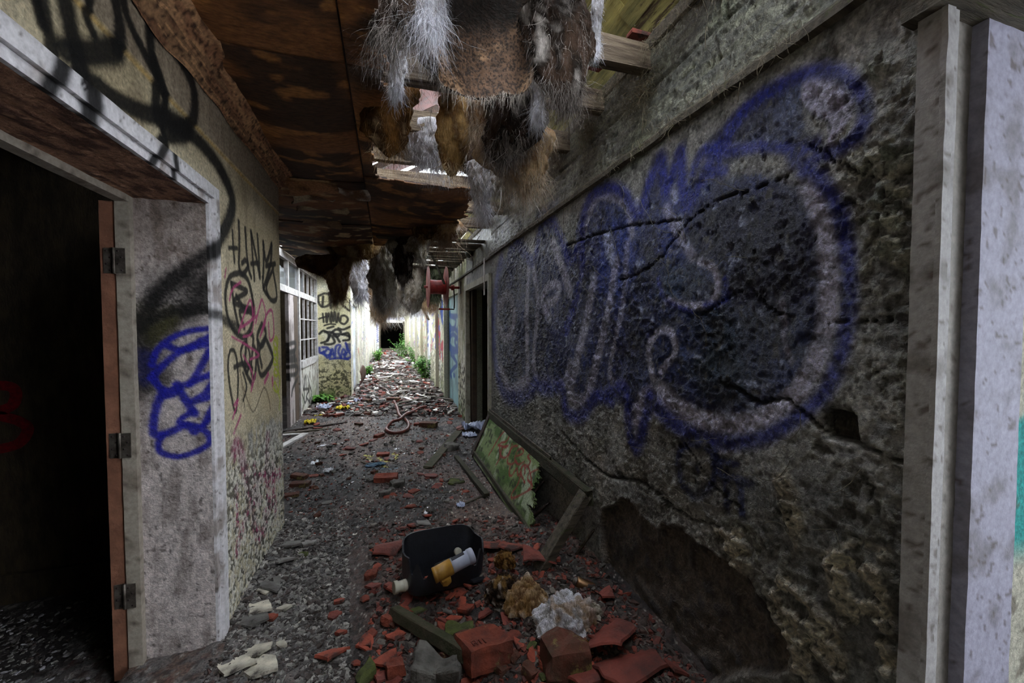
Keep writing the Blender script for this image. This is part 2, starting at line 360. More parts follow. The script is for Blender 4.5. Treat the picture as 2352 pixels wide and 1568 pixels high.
# lavender-white inner lines
for w, pts, a in [(19, [(1850, 425), (1885, 500), (1900, 600), (1898, 720), (1870, 830), (1810, 920), (1730, 968), (1640, 975), (1570, 945), (1515, 900)], .9),
               (15, [(1500, 905), (1475, 925), (1462, 980)], .7), (7, [(1530, 690), (1570, 700), (1620, 700), (1645, 670), (1640, 620), (1605, 600)], .75),
               (7, [(1500, 870), (1490, 800), (1515, 760), (1545, 765), (1550, 810), (1520, 850)], .7), (8, [(1345, 520), (1370, 455), (1405, 450), (1440, 475), (1450, 540)], .5),
               (9, [(1365, 640), (1350, 720), (1320, 850), (1310, 910), (1345, 915), (1370, 830), (1400, 700), (1415, 600)], .55), (6, [(1440, 560), (1430, 700), (1400, 860), (1440, 880)], .4),
               (6, [(1215, 600), (1210, 700), (1212, 870)], .55), (6, [(1225, 620), (1235, 700), (1228, 860), (1290, 880), (1310, 830)], .45), (8, [(1270, 560), (1290, 610), (1310, 670)], .6),
               (6, [(1250, 700), (1272, 690), (1285, 660), (1262, 655), (1245, 690), (1262, 730)], .55), (6, [(1145, 700), (1170, 680), (1180, 740), (1160, 780), (1145, 740)], .55),
               (8, [(1150, 850), (1175, 900), (1205, 880), (1215, 900)], .6), (10, [(1530, 480), (1560, 540), (1590, 590)], .5), (8, [(1610, 370), (1660, 345), (1740, 340)], .45), (7, [(1795, 690), (1800, 780), (1815, 830)], .35), (9, [(1560, 960), (1500, 910)], .5)]:
    RP.add(pts, w, LAV, .6, a)
RP.fill([(1842, 190), (1865, 172), (1900, 175), (1925, 195), (1955, 225), (1955, 270), (1925, 310), (1900, 340), (1898, 280), (1860, 262), (1838, 235)], (186, 180, 208), 5, .9)
RP.add([(1838, 235), (1865, 265), (1898, 278), (1905, 300)], 2.2, (40, 40, 44), .4, .9)
for x, y, r in [(1545, 445, 11), (1560, 510, 8), (1396, 560, 14), (1402, 590, 9), (1630, 350, 12), (1460, 470, 8), (1575, 560, 7), (1360, 640, 6)]:
    RP.add([(x, y-r), (x+r*.4, y+r)], r*.7, (200, 206, 240), .9, .85)
# dark blue outline
for w, pts in [(17, [(1640, 345), (1625, 395), (1680, 290), (1730, 235), (1790, 195), (1860, 165), (1920, 165), (1965, 200), (1985, 255), (1970, 310), (1925, 345), (1880, 360), (1850, 385), (1880, 410), (1925, 480), (1945, 580), (1950, 680), (1935, 790), (1900, 890), (1840, 950), (1760, 1000), (1680, 1015), (1600, 1000), (1530, 955), (1495, 915)]),
               (12, [(1495, 915), (1485, 950), (1462, 1030), (1445, 985), (1435, 890), (1400, 900)]), (11, [(1590, 395), (1615, 345), (1680, 345), (1760, 335), (1840, 350)]),
               (10, [(1335, 520), (1355, 455), (1395, 430), (1435, 445), (1458, 495)]), (12, [(1470, 490), (1490, 420), (1518, 360), (1528, 440), (1560, 345), (1565, 430), (1580, 470), (1620, 400), (1660, 395)]),
               (10, [(1400, 920), (1370, 910), (1335, 955), (1300, 945), (1290, 890), (1250, 890), (1230, 880)]), (9, [(1225, 890), (1190, 915), (1155, 895), (1138, 830), (1134, 740), (1140, 650), (1150, 600)]),
               (8, [(1170, 580), (1190, 560), (1222, 600), (1240, 530), (1262, 500), (1290, 550), (1310, 600), (1330, 560)]), (8, [(1338, 530), (1335, 640), (1300, 760)]), (7, [(1620, 700), (1660, 690), (1665, 640)]),
               (7, [(1235, 500), (1265, 480), (1280, 470)]), (5, [(1510, 640), (1530, 690), (1590, 715)])]:
    RP.add(pts, w, BLUE, .75, .92)
RP.add([(1850, 390), (1820, 360), (1870, 330)], 16, BLUE, .8, .85)
for pts in [[(1590, 1010), (1560, 1045), (1565, 1105), (1600, 1140), (1640, 1100), (1635, 1040), (1600, 1015), (1580, 1020)], [(1640, 1045), (1665, 1110), (1672, 1170)], [(1650, 1060), (1690, 1065)], [(1672, 1095), (1725, 1110)], [(1700, 1105), (1705, 1180)]]:
    RP.add(pts, 11, DNAVY, .8, .9)
RP.add([(1600, 1075), (1602, 1080)], 8, DNAVY, .8, .9)
for x in (1150, 1165, 1195, 1245, 1325): RP.add([(x, 500+.2*(x-1150)), (x+6, 560)], 5, NAVY, .9, .6)
class Poly:
    def __init__(s, pts, soft=14, pr=pXR, ab=(1, 2)):
        s.p = Paint(pr, ab); s.p.fill(pts, (0, 0, 0), soft)
    def __call__(s, V):
        m = np.zeros(len(V)); Q, c, so, al, po = s.p.st[0]; ids, k = s.p.mask(V[:, [s.p.ab[0], s.p.ab[1]]], Q, so, True)
        if k is not None: m[ids] = k
        return m
ZPEELU = Poly([(1890, 190), (1960, 200), (2010, 120), (2110, 160), (2105, 700), (2060, 690), (1990, 620), (2000, 480), (1930, 350), (1960, 300)], 30)
ZPEELL = [Poly(p, 12) for p in ([(1640, 1210), (1700, 1215), (1735, 1300), (1700, 1330), (1650, 1260)], [(1775, 1090), (1810, 1080), (1850, 1190), (1830, 1260), (1800, 1180)], [(1790, 1310), (1860, 1370), (1930, 1440), (1970, 1568), (1840, 1568), (1780, 1470), (1765, 1380)], [(1890, 1270), (1960, 1240), (2040, 1260), (2060, 1560), (1990, 1540), (1910, 1380)])]
ZBARE = Poly([(1385, 1170), (1450, 1150), (1510, 1210), (1560, 1200), (1610, 1260), (1690, 1320), (1770, 1420), (1830, 1568), (1480, 1568), (1380, 1420)], 8)
ZSOCK = Poly([(1886, 948), (1900, 938), (1950, 942), (1966, 960), (1972, 1020), (1900, 1000)], 3)
CRK = Paint(pXR, (1, 2))
for w, p in [(3.5, [(1648, 870), (1690, 885), (1735, 915), (1790, 905), (1830, 935), (1890, 985), (1960, 1010), (2090, 1055)]), (2, [(1600, 720), (1700, 660), (1760, 700), (1800, 720)]), (2, [(1850, 330), (1950, 380), (2010, 395), (2105, 385)]), (1.6, [(1560, 1000), (1640, 1110), (1700, 1160)]), (1.6, [(1420, 640), (1500, 600), (1600, 480), (1800, 400)]), (1.5, [(1300, 560), (1420, 520), (1560, 500)]),
             (2, [(1290, 990), (1380, 1080), (1470, 1100), (1560, 1170), (1650, 1200)]), (1.5, [(1880, 740), (1960, 725), (2100, 730)])]:
    CRK.add(p, w, (0, 0, 0), .5, 1)
def right_wall(V):
    y, z = V[:, 1], V[:, 2]; n = len(V)
    a = fbm(V, 2.2, 5, 1); b = fbm(V*np.array([1, .5, .35]), 9, 4, 2); fine = fbm(V, 70, 3, 3); big = fbm(V, .9, 3, 9)
    w = V+np.stack([0*y, .02*fbm(V, 30, 2, 4), .02*fbm(V, 30, 2, 6)], 1)
    col = np.tile(lin((172, 170, 166)), (n, 1)); col = mixc(col, lin((118, 117, 112)), sst(a, .4, .62)); col = mixc(col, lin((196, 192, 182)), sst(b, .52, .70)*.6)
    col = mixc(col, lin((88, 104, 58)), sst(fbm(V, 3, 4, 21), .5, .7)*sst(z, 1.9, 2.4)*.75); col = mixc(col, lin((104, 118, 72)), sst(fbm(V, 4, 4, 22), .52, .7)*(1-sst(z, .3, .9))*.3)
    d = .006*(a-.5)*2+.0035*(fine-.5)*2+.010*(big-.5)
    # wrinkled skin of old paint: ridges
    rd = 1-np.abs(fbm(w*np.array([1, 1, 1.6]), 16, 4, 31)*2-1)*1.0; rd = np.clip((rd-.86)/.14, 0, 1)
    d += .006*rd*(sst(fbm(V, 2.1, 2, 33), .42, .55)); col = mixc(col, lin((170, 166, 148)), rd*.35)
    bl = sst(fbm(V, 38, 3, 35), .55, .7)*sst(fbm(V, 1.7, 2, 36), .45, .6); d += .004*bl
    # pits
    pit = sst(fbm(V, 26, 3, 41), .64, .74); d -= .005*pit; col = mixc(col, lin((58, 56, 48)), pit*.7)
    # flaking paint curls
    def flakes(sc, s, mask, c1, c2, h):
        nonlocal d, col
        q = np.stack([w[:, 1]*sc, w[:, 2]*sc*1.2], 1)+.35*np.stack([fbm(V, sc*.8, 2, s), fbm(V, sc*.8, 2, s+1)], 1)
        e, cid, ox, oy = voro(q, s); on = mask*sst(e, .02, .09)*(cid > .22)
        d += on*h*(.55+1.3*ox*(cid-.5)*2+1.3*oy); col = col*(1-on[:, None]*.9)+(np.array(lin(c1))*cid[:, None]+np.array(lin(c2))*(1-cid[:, None]))*on[:, None]*.9
        col = mixc(col, lin((40, 38, 32)), mask*(1-sst(e, .0, .05))*.75)
    mu = ZPEELU(V)*sst(fbm(V, 6, 4, 51), .40, .48); flakes(34, 60, mu, (222, 216, 196), (116, 134, 122), .009)
    ml = np.max([p(V) for p in ZPEELL], 0)*sst(fbm(V, 9, 3, 52), .32, .42); flakes(19, 70, ml, (246, 236, 214), (186, 170, 146), .013)
    mo = sst(fbm(V, 5, 4, 53), .56, .64)*(1-sst(z, 1.4, 2.0)); flakes(34, 80, mo*.8, (160, 158, 140), (90, 92, 78), .006)
    k = ZBARE(V+np.stack([0*y, .12*(fbm(V, 7, 3, 55)-.5), .12*(fbm(V, 7, 3, 56)-.5)], 1)); edge = np.clip(k*(1-k)*4, 0, 1)
    rug = fbm(V, 24, 4, 57); d = d*(1-k)+k*(-.018+.022*(rug-.5)+.02*(fbm(V, 5, 3, 58)-.5))+edge*.012; col = mixc(col, lin((112, 100, 88)), k); col = mixc(col, lin((50, 44, 38)), k*sst(rug, .5, .65))
    s = ZSOCK(V); d -= .022*s; col = mixc(col, lin((70, 64, 54)), s)
    kk = np.zeros(n)
    for (Q, c_, so, al, po) in CRK.st:
        ids, m = CRK.mask(w[:, [1, 2]], Q, so, po)
        if m is not None: kk[ids] = np.maximum(kk[ids], m)
    d -= .012*kk
    keep = col.copy(); col = RP.apply(V, col, .28); cov = np.clip(np.abs(col-keep).sum(1)*6, 0, 1)*(col[:, 2] > col[:, 0]*1.25)*(col.max(1) < .22)
    m1 = fbm(V+.05*np.stack([a, b, fine], 1), 7, 5, 64); m2 = fbm(V, 15, 4, 65)
    col = mixc(col, lin((78, 94, 150)), sst(m1, .50, .66)*.42*cov); col = mixc(col, lin((8, 9, 20)), sst(m2, .54, .68)*.5*cov); col = mixc(col, lin((30, 44, 120)), sst(fbm(V, 3, 3, 71), .42, .6)*.5*cov); col = mixc(col, lin((170, 178, 210)), sst(fbm(V, 26, 4, 66), .66, .71)*.7*cov); col = mixc(col, lin((120, 116, 104)), sst(fbm(V, 33, 3, 67), .67, .72)*.6*cov)
    col = mixc(col, lin((64, 62, 60)), sst(fbm(V, 19, 4, 62), .62, .7)*.5)
    bare = k[:, None]; col = col*(1-bare)+keep*bare
    col = mixc(col, lin((14, 13, 12)), kk*.85)
    # timber strip above the rail
    t = sst(z, 2.30, 2.305); gr = fbm(V*np.array([1, .5, 6]), 14, 4, 63); tc = mixc(np.tile(lin((138, 138, 108)), (n, 1)), lin((78, 78, 60)), sst(gr, .42, .6)); tc = mixc(tc, lin((96, 108, 56)), sst(fbm(V, 3, 4, 68), .5, .65)*.6); col = mixc(col, 0, t*.6)+tc*t[:, None]*.6
    d = np.where(z > 2.30, d+.006*(gr-.5)-.010*(np.abs(z-2.52-.02*fbm(V, 1.5, 2, 69)) < .006), d)
    cav_shade = sst(fbm(V, 70, 3, 3)*.5+rug*.5, .40, .50); col = col*(.55+.45*cav_shade[:, None])  # relief shading painted in: colour darkened in the cavities
    d = d*1.35
    return d, col
Y1, Y2 = Yr(1128), Yr(1072); Y3, Y4 = Yr(1052), Yr(1025); Y5, Y6 = Yr(988), Yr(979); YE = 28.0
HD = 2.03
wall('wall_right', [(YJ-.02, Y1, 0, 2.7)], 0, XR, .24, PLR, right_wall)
def far_plaster(seed, tint=(196, 190, 160), scuff=.5):
    def f(V):
        y, z = V[:, 1], V[:, 2]; n = len(V); a = fbm(V, 2.5, 4, seed); q = fbm(V*np.array([1, 1, .3]), 12, 3, seed+1)
        col = np.tile(lin(tint), (n, 1)); col = mixc(col, lin((120, 124, 78)), sst(a, .5, .68)*.7); col = mixc(col, lin((234, 232, 222)), sst(q, .52, .66)*.7)
        low = 1-sst(z, .7, 1.25); ru = fbm(V, 22, 4, seed+3); col = mixc(col, lin((70, 66, 54)), sst(ru, .5, .58)*(low*.75+.18)*scuff*1.6)
        col = mixc(col, lin((80, 104, 48)), (1-sst(z, .0, .5))*sst(fbm(V, 5, 3, seed+4), .4, .6)*.7)
        g = V*np.array([1, 1, 1]); b = sst(fbm(g*np.array([1, 1.6, 5]), 2.4, 4, seed+5), .58, .63)*sst(z, .5, .9)*(1-sst(z, 1.9, 2.1))
        hue = vn(V*np.array([.3, .9, .2]), seed+6)[:, None]; gc = np.array(lin((60, 80, 170)))*(hue > .5)+np.array(lin((170, 80, 96)))*(hue <= .5)
        b *= sst(y, 8, 9.5)*.8
        col = col*(1-b[:, None])+gc*b[:, None]
        return .012*(a-.5)+.008*(ru-.5)*(low+.3), col
    return f
GB = (60, 90, 160)
def with_paint(f, P):
    def g(V):
        d, c = f(V); return d, P.apply(V, c, .3)
    return g
fr = Paint(pXR, (1, 2)); c4 = (820, 660, .153)
for pts in ([(1290, 830), (1260, 900), (1300, 900)], [(1280, 840), (1285, 1080)], [(1230, 500), (1215, 640), (1240, 700)], [(1250, 700), (1235, 860), (1250, 1050)], [(1200, 520), (1220, 620)]): fr.add(pts, 2.0, (160, 50, 66), .5, .9, cl=c4)
for pts in ([(1270, 200), (1300, 300), (1260, 330)], [(1290, 330), (1260, 420), (1310, 400)], [(1270, 480), (1290, 520)], [(1310, 240), (1330, 320), (1310, 400)]): fr.add(pts, 2.0, (70, 96, 176), .5, .9, cl=c4)
for pts in ([(1440, 690), (1470, 740), (1440, 770)], [(1455, 720), (1480, 690), (1475, 760), (1450, 800)]): fr.add(cv(960-960, 560-560, 1, [(960+(x-1340)*.16+45, y*1.0) for x, y in pts]), 1.6, (60, 66, 90), .5, .8)
rr = [(Y1, Y2, HD, 2.7), (Y2, Y3, 0, 2.7), (Y3, Y4, 2.06, 2.7), (Y4, Y5, 0, 2.7), (Y5, Y6, 2.0, 2.7), (Y6, YE, 0, 2.7)]
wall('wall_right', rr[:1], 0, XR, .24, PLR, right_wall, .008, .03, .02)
wall('wall_right', rr[1:], 0, XR, .24, PL, with_paint(far_plaster(200, (190, 186, 160), .9), fr), .003, .012, .012)
# pilasters standing out of the far right wall, each beside a door niche
for i, (ya, w, p) in enumerate([(Y4-.02, .10, .05), (9.3, .30, .07), (13.6, .34, .08), (16.2, .3, .09), (19.2, .3, .10), (22.5, .3, .10), (25.3, .3, .11)]):
    o = wall('trim_%d' % (10+i), [(ya, ya+w, 0, 2.45)], 0, XR-p, p+.02, PL, far_plaster(230+i), .002, .03, .03)
# ---- left wall with its doorway
YLJ = onX(480, 755, XL).y; YLC = onX(645, 755, XL).y
pXL = lambda x, y: onX(x, y, XL)
LP = Paint(pXL, (1, 2)); L1 = (0, 0, .4464); L2 = (0, 700, .5534); SL = (480, 480, .5229); BK = (10, 9, 9)
for w, pts in [(20, [(150, -260), (205, -60), (235, 100), (265, 230), (262, 330), (215, 470)]), (26, [(300, -200), (345, 60), (385, 230), (420, 400), (440, 640)]), (24, [(330, 255), (450, 275), (600, 255)]), (17, [(540, -200), (585, 20), (605, 150), (600, 250)]),
               (16, [(400, 390), (500, 430), (600, 510), (740, 580), (850, 600), (960, 660)]), (14, [(760, 130), (765, 260), (800, 420), (805, 600)]), (12, [(620, -40), (640, 80), (720, 250), (790, 380), (850, 500)]),
               (13, [(755, 130), (830, 190), (920, 310), (985, 450), (990, 580), (965, 670)]), (9, [(780, 290), (820, 400), (850, 520), (830, 600)]), (8, [(830, 640), (850, 720), (865, 800), (880, 930)]), (9, [(830, 720), (790, 790), (755, 850)]),
               (16, [(860, 600), (850, 680), (940, 690)]), (12, [(880, 650), (980, 690), (1080, 790), (1150, 900), (1195, 1020), (1185, 1110), (1140, 1210), (1080, 1290), (1000, 1330)]), (15, [(120, -200), (180, 0), (215, 120)]), (12, [(460, -100), (440, 60), (480, 170)])]:
    LP.add(pts, w, BK, .45, .97, cl=L1)
LP.add([(392, 392), (368, 402), (360, 430), (378, 448), (392, 430), (380, 415), (364, 428)], 2.0, BK, .3, .95, cl=L1)
for w, pts in [(4, [(103, 95), (106, 160), (112, 232)]), (4, [(88, 170), (124, 172)]), (5, [(130, 55), (133, 150), (132, 250), (148, 285), (172, 250), (160, 225), (145, 238)]), (4.5, [(158, 85), (166, 200), (175, 265), (186, 300)]), (4.5, [(184, 100), (190, 190), (200, 310)]), (4.5, [(184, 100), (205, 200), (222, 290)]), (4, [(185, 240), (215, 236)]),
               (4.5, [(212, 115), (218, 200), (224, 300)]), (4.5, [(238, 145), (240, 220), (238, 300)]), (4.5, [(238, 150), (252, 230), (275, 155)]), (4.5, [(275, 155), (270, 240), (240, 350)]), (4, [(250, 250), (290, 240)]), (4, [(282, 262), (252, 340), (272, 398), (298, 385), (280, 262)]), (4, [(236, 300), (240, 350), (262, 385)]),
               (5.5, [(133, 280), (90, 300), (72, 380), (85, 480), (120, 545), (160, 560), (190, 500), (192, 400), (170, 310), (133, 280)]), (5, [(98, 325), (112, 430), (130, 515)]), (5, [(98, 325), (150, 350), (165, 365), (108, 408), (190, 440)]), (5, [(120, 380), (150, 430), (170, 450), (135, 450), (155, 520)]), (4, [(190, 380), (200, 460), (160, 440)]),
               (4, [(110, 620), (92, 625), (84, 690), (95, 800), (118, 892), (128, 760), (122, 660), (110, 620)]), (5, [(112, 695), (150, 680), (190, 700)]), (4, [(150, 590), (140, 640), (165, 720), (180, 650), (165, 590), (150, 590)]), (5, [(165, 575), (160, 700), (190, 770)]), (5, [(180, 545), (195, 570), (185, 700), (200, 740), (208, 640), (195, 600)]),
               (5, [(232, 505), (212, 560), (225, 600), (240, 590), (250, 540), (232, 505)]), (5, [(215, 580), (215, 680), (235, 730), (280, 655), (248, 565)]), (5, [(248, 565), (222, 620), (232, 690)]), (3.5, [(150, 720), (165, 780), (150, 840)])]:
    LP.add(pts, w*.72, (22, 19, 18), .35, .95, cl=SL)
for w, pts in [(7, [(-30, 455), (20, 465), (70, 490), (130, 525)])]: LP.add(pts, w, BK, .6, .85, cl=SL)
PK = (176, 66, 116); MG = (150, 40, 96); YL = (170, 178, 40)
for w, pts in [(2, [(90, 400), (105, 350), (140, 320)]), (2, [(205, 500), (222, 430), (235, 400), (250, 480), (225, 560)]), (2, [(230, 540), (255, 460), (278, 450), (285, 550), (268, 575), (262, 500)]), (2, [(130, 540), (180, 400), (190, 480), (140, 520), (210, 470)]), (1.6, [(150, 640), (190, 720), (185, 800), (205, 720)]), (3, [(245, 760), (260, 725)]), (3, [(278, 745), (280, 770)]),
               (2.2, [(105, 920), (128, 840), (112, 860)]), (2.4, [(110, 985), (140, 905)]), (1.5, [(70, 300), (75, 260)]), (1.6, [(100, 560), (170, 600), (220, 640), (180, 660)]), (1.6, [(200, 430), (190, 540), (150, 560)])]:
    LP.add(pts, w*.95, PK, .5, .9, cl=SL)
for w, pts in [(8, [(112, 1060), (120, 1035), (140, 1060), (150, 1120), (165, 1180)]), (6, [(150, 1120), (185, 1290), (185, 1310)]), (6, [(208, 1230), (175, 1320), (140, 1420), (125, 1500)]), (4, [(120, 1220), (122, 1320), (128, 1400)]), (5, [(200, 1130), (200, 1180)]), (4, [(195, 1240), (225, 1270), (215, 1295), (195, 1285)]), (6, [(258, 1000), (255, 1120), (262, 1250), (258, 1330), (235, 1425), (210, 1420), (195, 1360)]), (5, [(280, 1130), (282, 1220), (292, 1330)]),
               (5, [(215, 1180), (250, 1170), (310, 1160)]), (4, [(115, 1035), (112, 1100)]), (4, [(240, 1340), (275, 1300)])]:
    LP.add(pts, w*1.25, MG, .5, .95, cl=SL)
LP.add([(292, 560), (302, 575), (298, 610), (285, 600), (288, 570), (300, 600), (296, 640), (284, 635), (290, 610), (302, 640), (298, 680), (284, 680), (288, 655), (304, 690), (300, 730), (286, 725), (292, 700), (310, 740), (305, 800), (285, 790), (290, 760), (310, 830), (308, 880)], 1.6, YL, .4, .95, cl=SL)
LP.add([(135, 700), (150, 800), (158, 890)], 1.2, (92, 76, 60), .5, .8, cl=SL); LP.add([(150, 780), (195, 890), (240, 785), (262, 830), (270, 880)], 1.2, (92, 76, 60), .5, .8, cl=SL)
GREYP1 = Poly([(170, 1000), (200, 915), (225, 960), (240, 925), (262, 950), (275, 905), (300, 940), (330, 920), (335, 1150), (290, 1090), (250, 1060), (220, 1130), (180, 1080)], 6, pXL)
GREYP1.p.st.clear(); GREYP1.p.fill([(170, 1000), (200, 915), (225, 960), (240, 925), (262, 950), (275, 905), (300, 940), (330, 920), (335, 1150), (290, 1090), (250, 1060), (220, 1130), (180, 1080)], (0, 0, 0), 4, cl=SL)
def left_wall(V):
    y, z = V[:, 1], V[:, 2]; n = len(V); a = fbm(V, 2, 4, 101); w = V+np.stack([0*y, .02*(fbm(V, 30, 2, 4)-.5), .02*(fbm(V, 30, 2, 6)-.5)], 1)
    col = np.tile(lin((204, 190, 160)), (n, 1)); col = mixc(col, lin((182, 166, 134)), sst(a, .4, .6)); col = mixc(col, lin((200, 188, 128)), sst(fbm(V, 1.3, 2, 103), .45, .6)*(1-sst(y, 1.9, 2.1))*.5)
    band = sst(z, 2.27, 2.275); col = mixc(col, lin((150, 134, 116)), band*.8); col = mixc(col, lin((196, 160, 90)), np.exp(-((z-2.262)/.008)**2)*.8)
    st = sst(fbm(V*np.array([1, 1, .25]), 22, 4, 105), .55, .68); col = mixc(col, lin((120, 104, 84)), st*.3)
    d = .004*(a-.5)+.0025*(fbm(V, 60, 3, 107)-.5)+.006*np.exp(-((z-2.27)/.006)**2)+band*.006
    col = LP.apply(V, col, .3)
    g = GREYP1(V+np.stack([0*y, 0*y, .06*(fbm(V*np.array([1, 1, .3]), 30, 3, 108)-.5)], 1)); col = mixc(col, lin((128, 128, 140)), g*.75*sst(fbm(V*np.array([1, 1, .4]), 25, 3, 110), .38, .5))
    low = (1-sst(z+.25*(fbm(V, 4, 3, 111)-.5), .55, 1.02)); q = np.stack([w[:, 1]*60, w[:, 2]*44], 1)+.5*np.stack([fbm(V, 40, 2, 112), fbm(V, 40, 2, 113)], 1); e, cid, ox, oy = voro(q, 114)
    gone = low*(cid < .26+.25*sst(fbm(V, 7, 2, 118), .45, .6))*.9; crk = low*(1-sst(e, .0, .08))
    pale = (1-low*.55)[:, None]; col = col*pale+np.array(lin((208, 202, 176)))*(1-pale)*(1-0*z[:, None])
    mgm = LP.apply(V, col.copy(), .5); keepm = sst(fbm(V, 50, 2, 120), .35, .5)*low; col = col*(1-keepm[:, None]*.92)+mgm*keepm[:, None]*.92
    col = mixc(col, lin((218, 214, 204)), low*(cid > .62)*.75); col = mixc(col, lin((84, 80, 74)), gone); col = mixc(col, lin((46, 42, 36)), crk*.8)
    d += -.004*gone+low*.0035*(cid-.4)+low*.004*ox
    return d, col
wall('wall_left', [(YLJ, YLC, 0, 2.56), (.80, YLJ, 1.985, 2.56)], 0, XL, -.25, PL, left_wall, .0028, .0045, .0055)
wall('wall_left', [(-2.5, .80, 0, 2.56)], 0, XL, -.25, PL, left_wall, .05, .04, .04)
# architrave: two stepped boards round the doorway, carrying the same spray marks
def trimmesh(name, boxes, P, base=(206, 202, 204), dirt=(120, 104, 92), st=.008, parent=None, seed=0, m=None):
    Vs = []; Qs = []; off = 0
    for b in boxes: V, Q = gbox(*b, st); Vs.append(V); Qs.append(Q+off); off += len(V)
    V = np.concatenate(Vs); col = np.tile(lin(base), (len(V), 1)); a = fbm(V, 14, 4, 130+seed); col = mixc(col, lin(dirt), sst(a, .50, .72)*.7)
    col = mixc(col, lin((70, 54, 44)), sst(fbm(V, 60, 3, 131+seed), .68, .72)*.7)
    if P: col = P.apply(V, col, .2)
    V = V+.0025*(np.stack([fbm(V, 18, 2, 132+seed), fbm(V, 18, 2, 133), fbm(V, 18, 2, 134)], 1)-.5)
    return npmesh(name, V, np.concatenate(Qs), m or TRIM, parent, col=col, smooth=False)
zt = 1.985
struct(trimmesh('trim_1', [(XL-.02, XL+.022, YLJ+.030, YLJ+.082, 0, zt+.082), (XL-.02, XL+.022, .7, YLJ+.082, zt+.030, zt+.082),
                           (XL-.25, XL+.010, YLJ-.001, YLJ+.028, 0, zt+.028), (XL-.02, XL+.010, .7, YLJ+.028, zt-.001, zt+.028)], LP))
# jamb lining, its paint, door frame and the leaf folded back against the room side of the wall
pJ = lambda x, y: onY(x, y, YLJ)
JP = Paint(pJ, (0, 2)); JB = (22, 24, 150)
for w, pts, c, so, al in [(34, [(560, 60), (600, 200), (640, 300), (600, 330)], (20, 18, 14), .8, .9), (30, [(640, 120), (700, 60), (790, 10), (860, -60)], (14, 12, 12), .8, .9), (22, [(620, 20), (660, 120), (700, 40)], (70, 66, 30), .9, .7), (30, [(650, -40), (740, -90), (860, -110)], (14, 12, 12), .9, .8),
                          (9, [(1000-230, 40), (850, 25), (930, 50)], (18, 16, 16), .6, .85)]:
    JP.add(pts, w, c, so, al, cl=L2)
JP.add([(498, 572), (455, 600), (405, 636), (355, 690), (325, 750)], 17, (14, 12, 12), .6, .9); JP.add([(500, 705), (450, 708), (400, 715), (350, 735)], 10, (18, 16, 16), .7, .8)
JP.fill([(560, 180), (640, 190), (650, 330), (600, 340), (570, 320)], (18, 20, 74), 10, .8, cl=L2)
for w, pts in [(7, [(872, 98), (790, 108), (710, 140), (655, 190), (632, 250)]), (8, [(632, 300), (690, 240), (760, 190), (872, 160)]), (8, [(700, 170), (760, 185), (872, 130)]), (8, [(634, 300), (680, 355), (720, 350), (760, 335), (800, 320), (884, 285)]), (8, [(872, 190), (810, 300), (790, 330)]), (9, [(735, 330), (770, 390), (810, 450)]),
               (8, [(884, 320), (850, 370), (800, 400), (884, 378)]), (9, [(680, 355), (650, 430), (640, 530), (700, 530), (770, 500), (810, 525)]), (8, [(680, 380), (720, 370), (745, 350)]), (7, [(800, 440), (745, 485), (810, 500), (860, 530), (872, 570), (820, 605), (740, 628), (670, 610), (660, 570), (680, 540)]), (6, [(850, 500), (884, 460)]), (6, [(884, 420), (872, 440), (845, 495)])]:
    JP.add(pts, w, JB, .5, .95, cl=L2)
def jamb():
    zz = np.linspace(0, zt, 330); xx = np.linspace(XL, XL-.27, 46); a, z = np.meshgrid(xx, zz, indexing='ij'); V = np.stack([a.ravel(), np.full(a.size, YLJ-.003), z.ravel()], 1)
    col = np.tile(lin((196, 184, 180)), (len(V), 1)); s = fbm(V*np.array([1, 1, .3]), 30, 4, 140); col = mixc(col, lin((112, 98, 92)), sst(s, .45, .72)*.6); col = mixc(col, lin((60, 48, 42)), sst(fbm(V, 44, 3, 141), .70, .74)*.7)
    col = mixc(col, lin((118, 96, 80)), sst(V[:, 2], 1.55, 1.9)*.5); col = JP.apply(V, col, .3); V[:, 1] -= .003*(fbm(V, 40, 3, 142)-.3)
    return struct(npmesh('trim_2', V, gidx(46, 330), PL, col=col))
jamb()
def soffit():
    yy = np.linspace(.8, YLJ, 130); xx = np.linspace(XL, XL-.27, 40); a, y = np.meshgrid(xx, yy, indexing='ij'); V = np.stack([a.ravel(), y.ravel(), np.full(a.size, zt)], 1)
    col = np.tile(lin((158, 116, 92)), (len(V), 1)); s = fbm(V*np.array([1, .5, 1]), 26, 4, 150); col = mixc(col, lin((92, 62, 50)), sst(s, .42, .6)); col = mixc(col, lin((206, 160, 130)), sst(fbm(V, 40, 3, 151), .64, .7)*.7)
    V[:, 2] -= .004+.010*(s-.5); return struct(npmesh('trim_3', V, gidx(40, 130)[:, ::-1], PL, col=col))
soffit()
xf = XL-.25
struct(trimmesh('trim_4', [(xf-.045, xf+.002, YLJ-.030, YLJ+.05, 0, zt), (xf-.045, xf+.002, .8, YLJ, zt-.03, zt+.04)], None, (150, 140, 128), (96, 84, 72), .02, seed=4))
dr = empty('door_1', (xf-.05, YLJ-.02, 0)); struct(dr)
ol = dr.location
def sub(o, p=None):
    return o
leaf = npmesh('door_leaf', *[(lambda P, Q: (P-np.array(ol), Q))(*gbox(xf-.098, xf-.05, YLJ-.022, YLJ+.74, .01, zt-.03, .04))][0], BROWNP, dr, smooth=False)
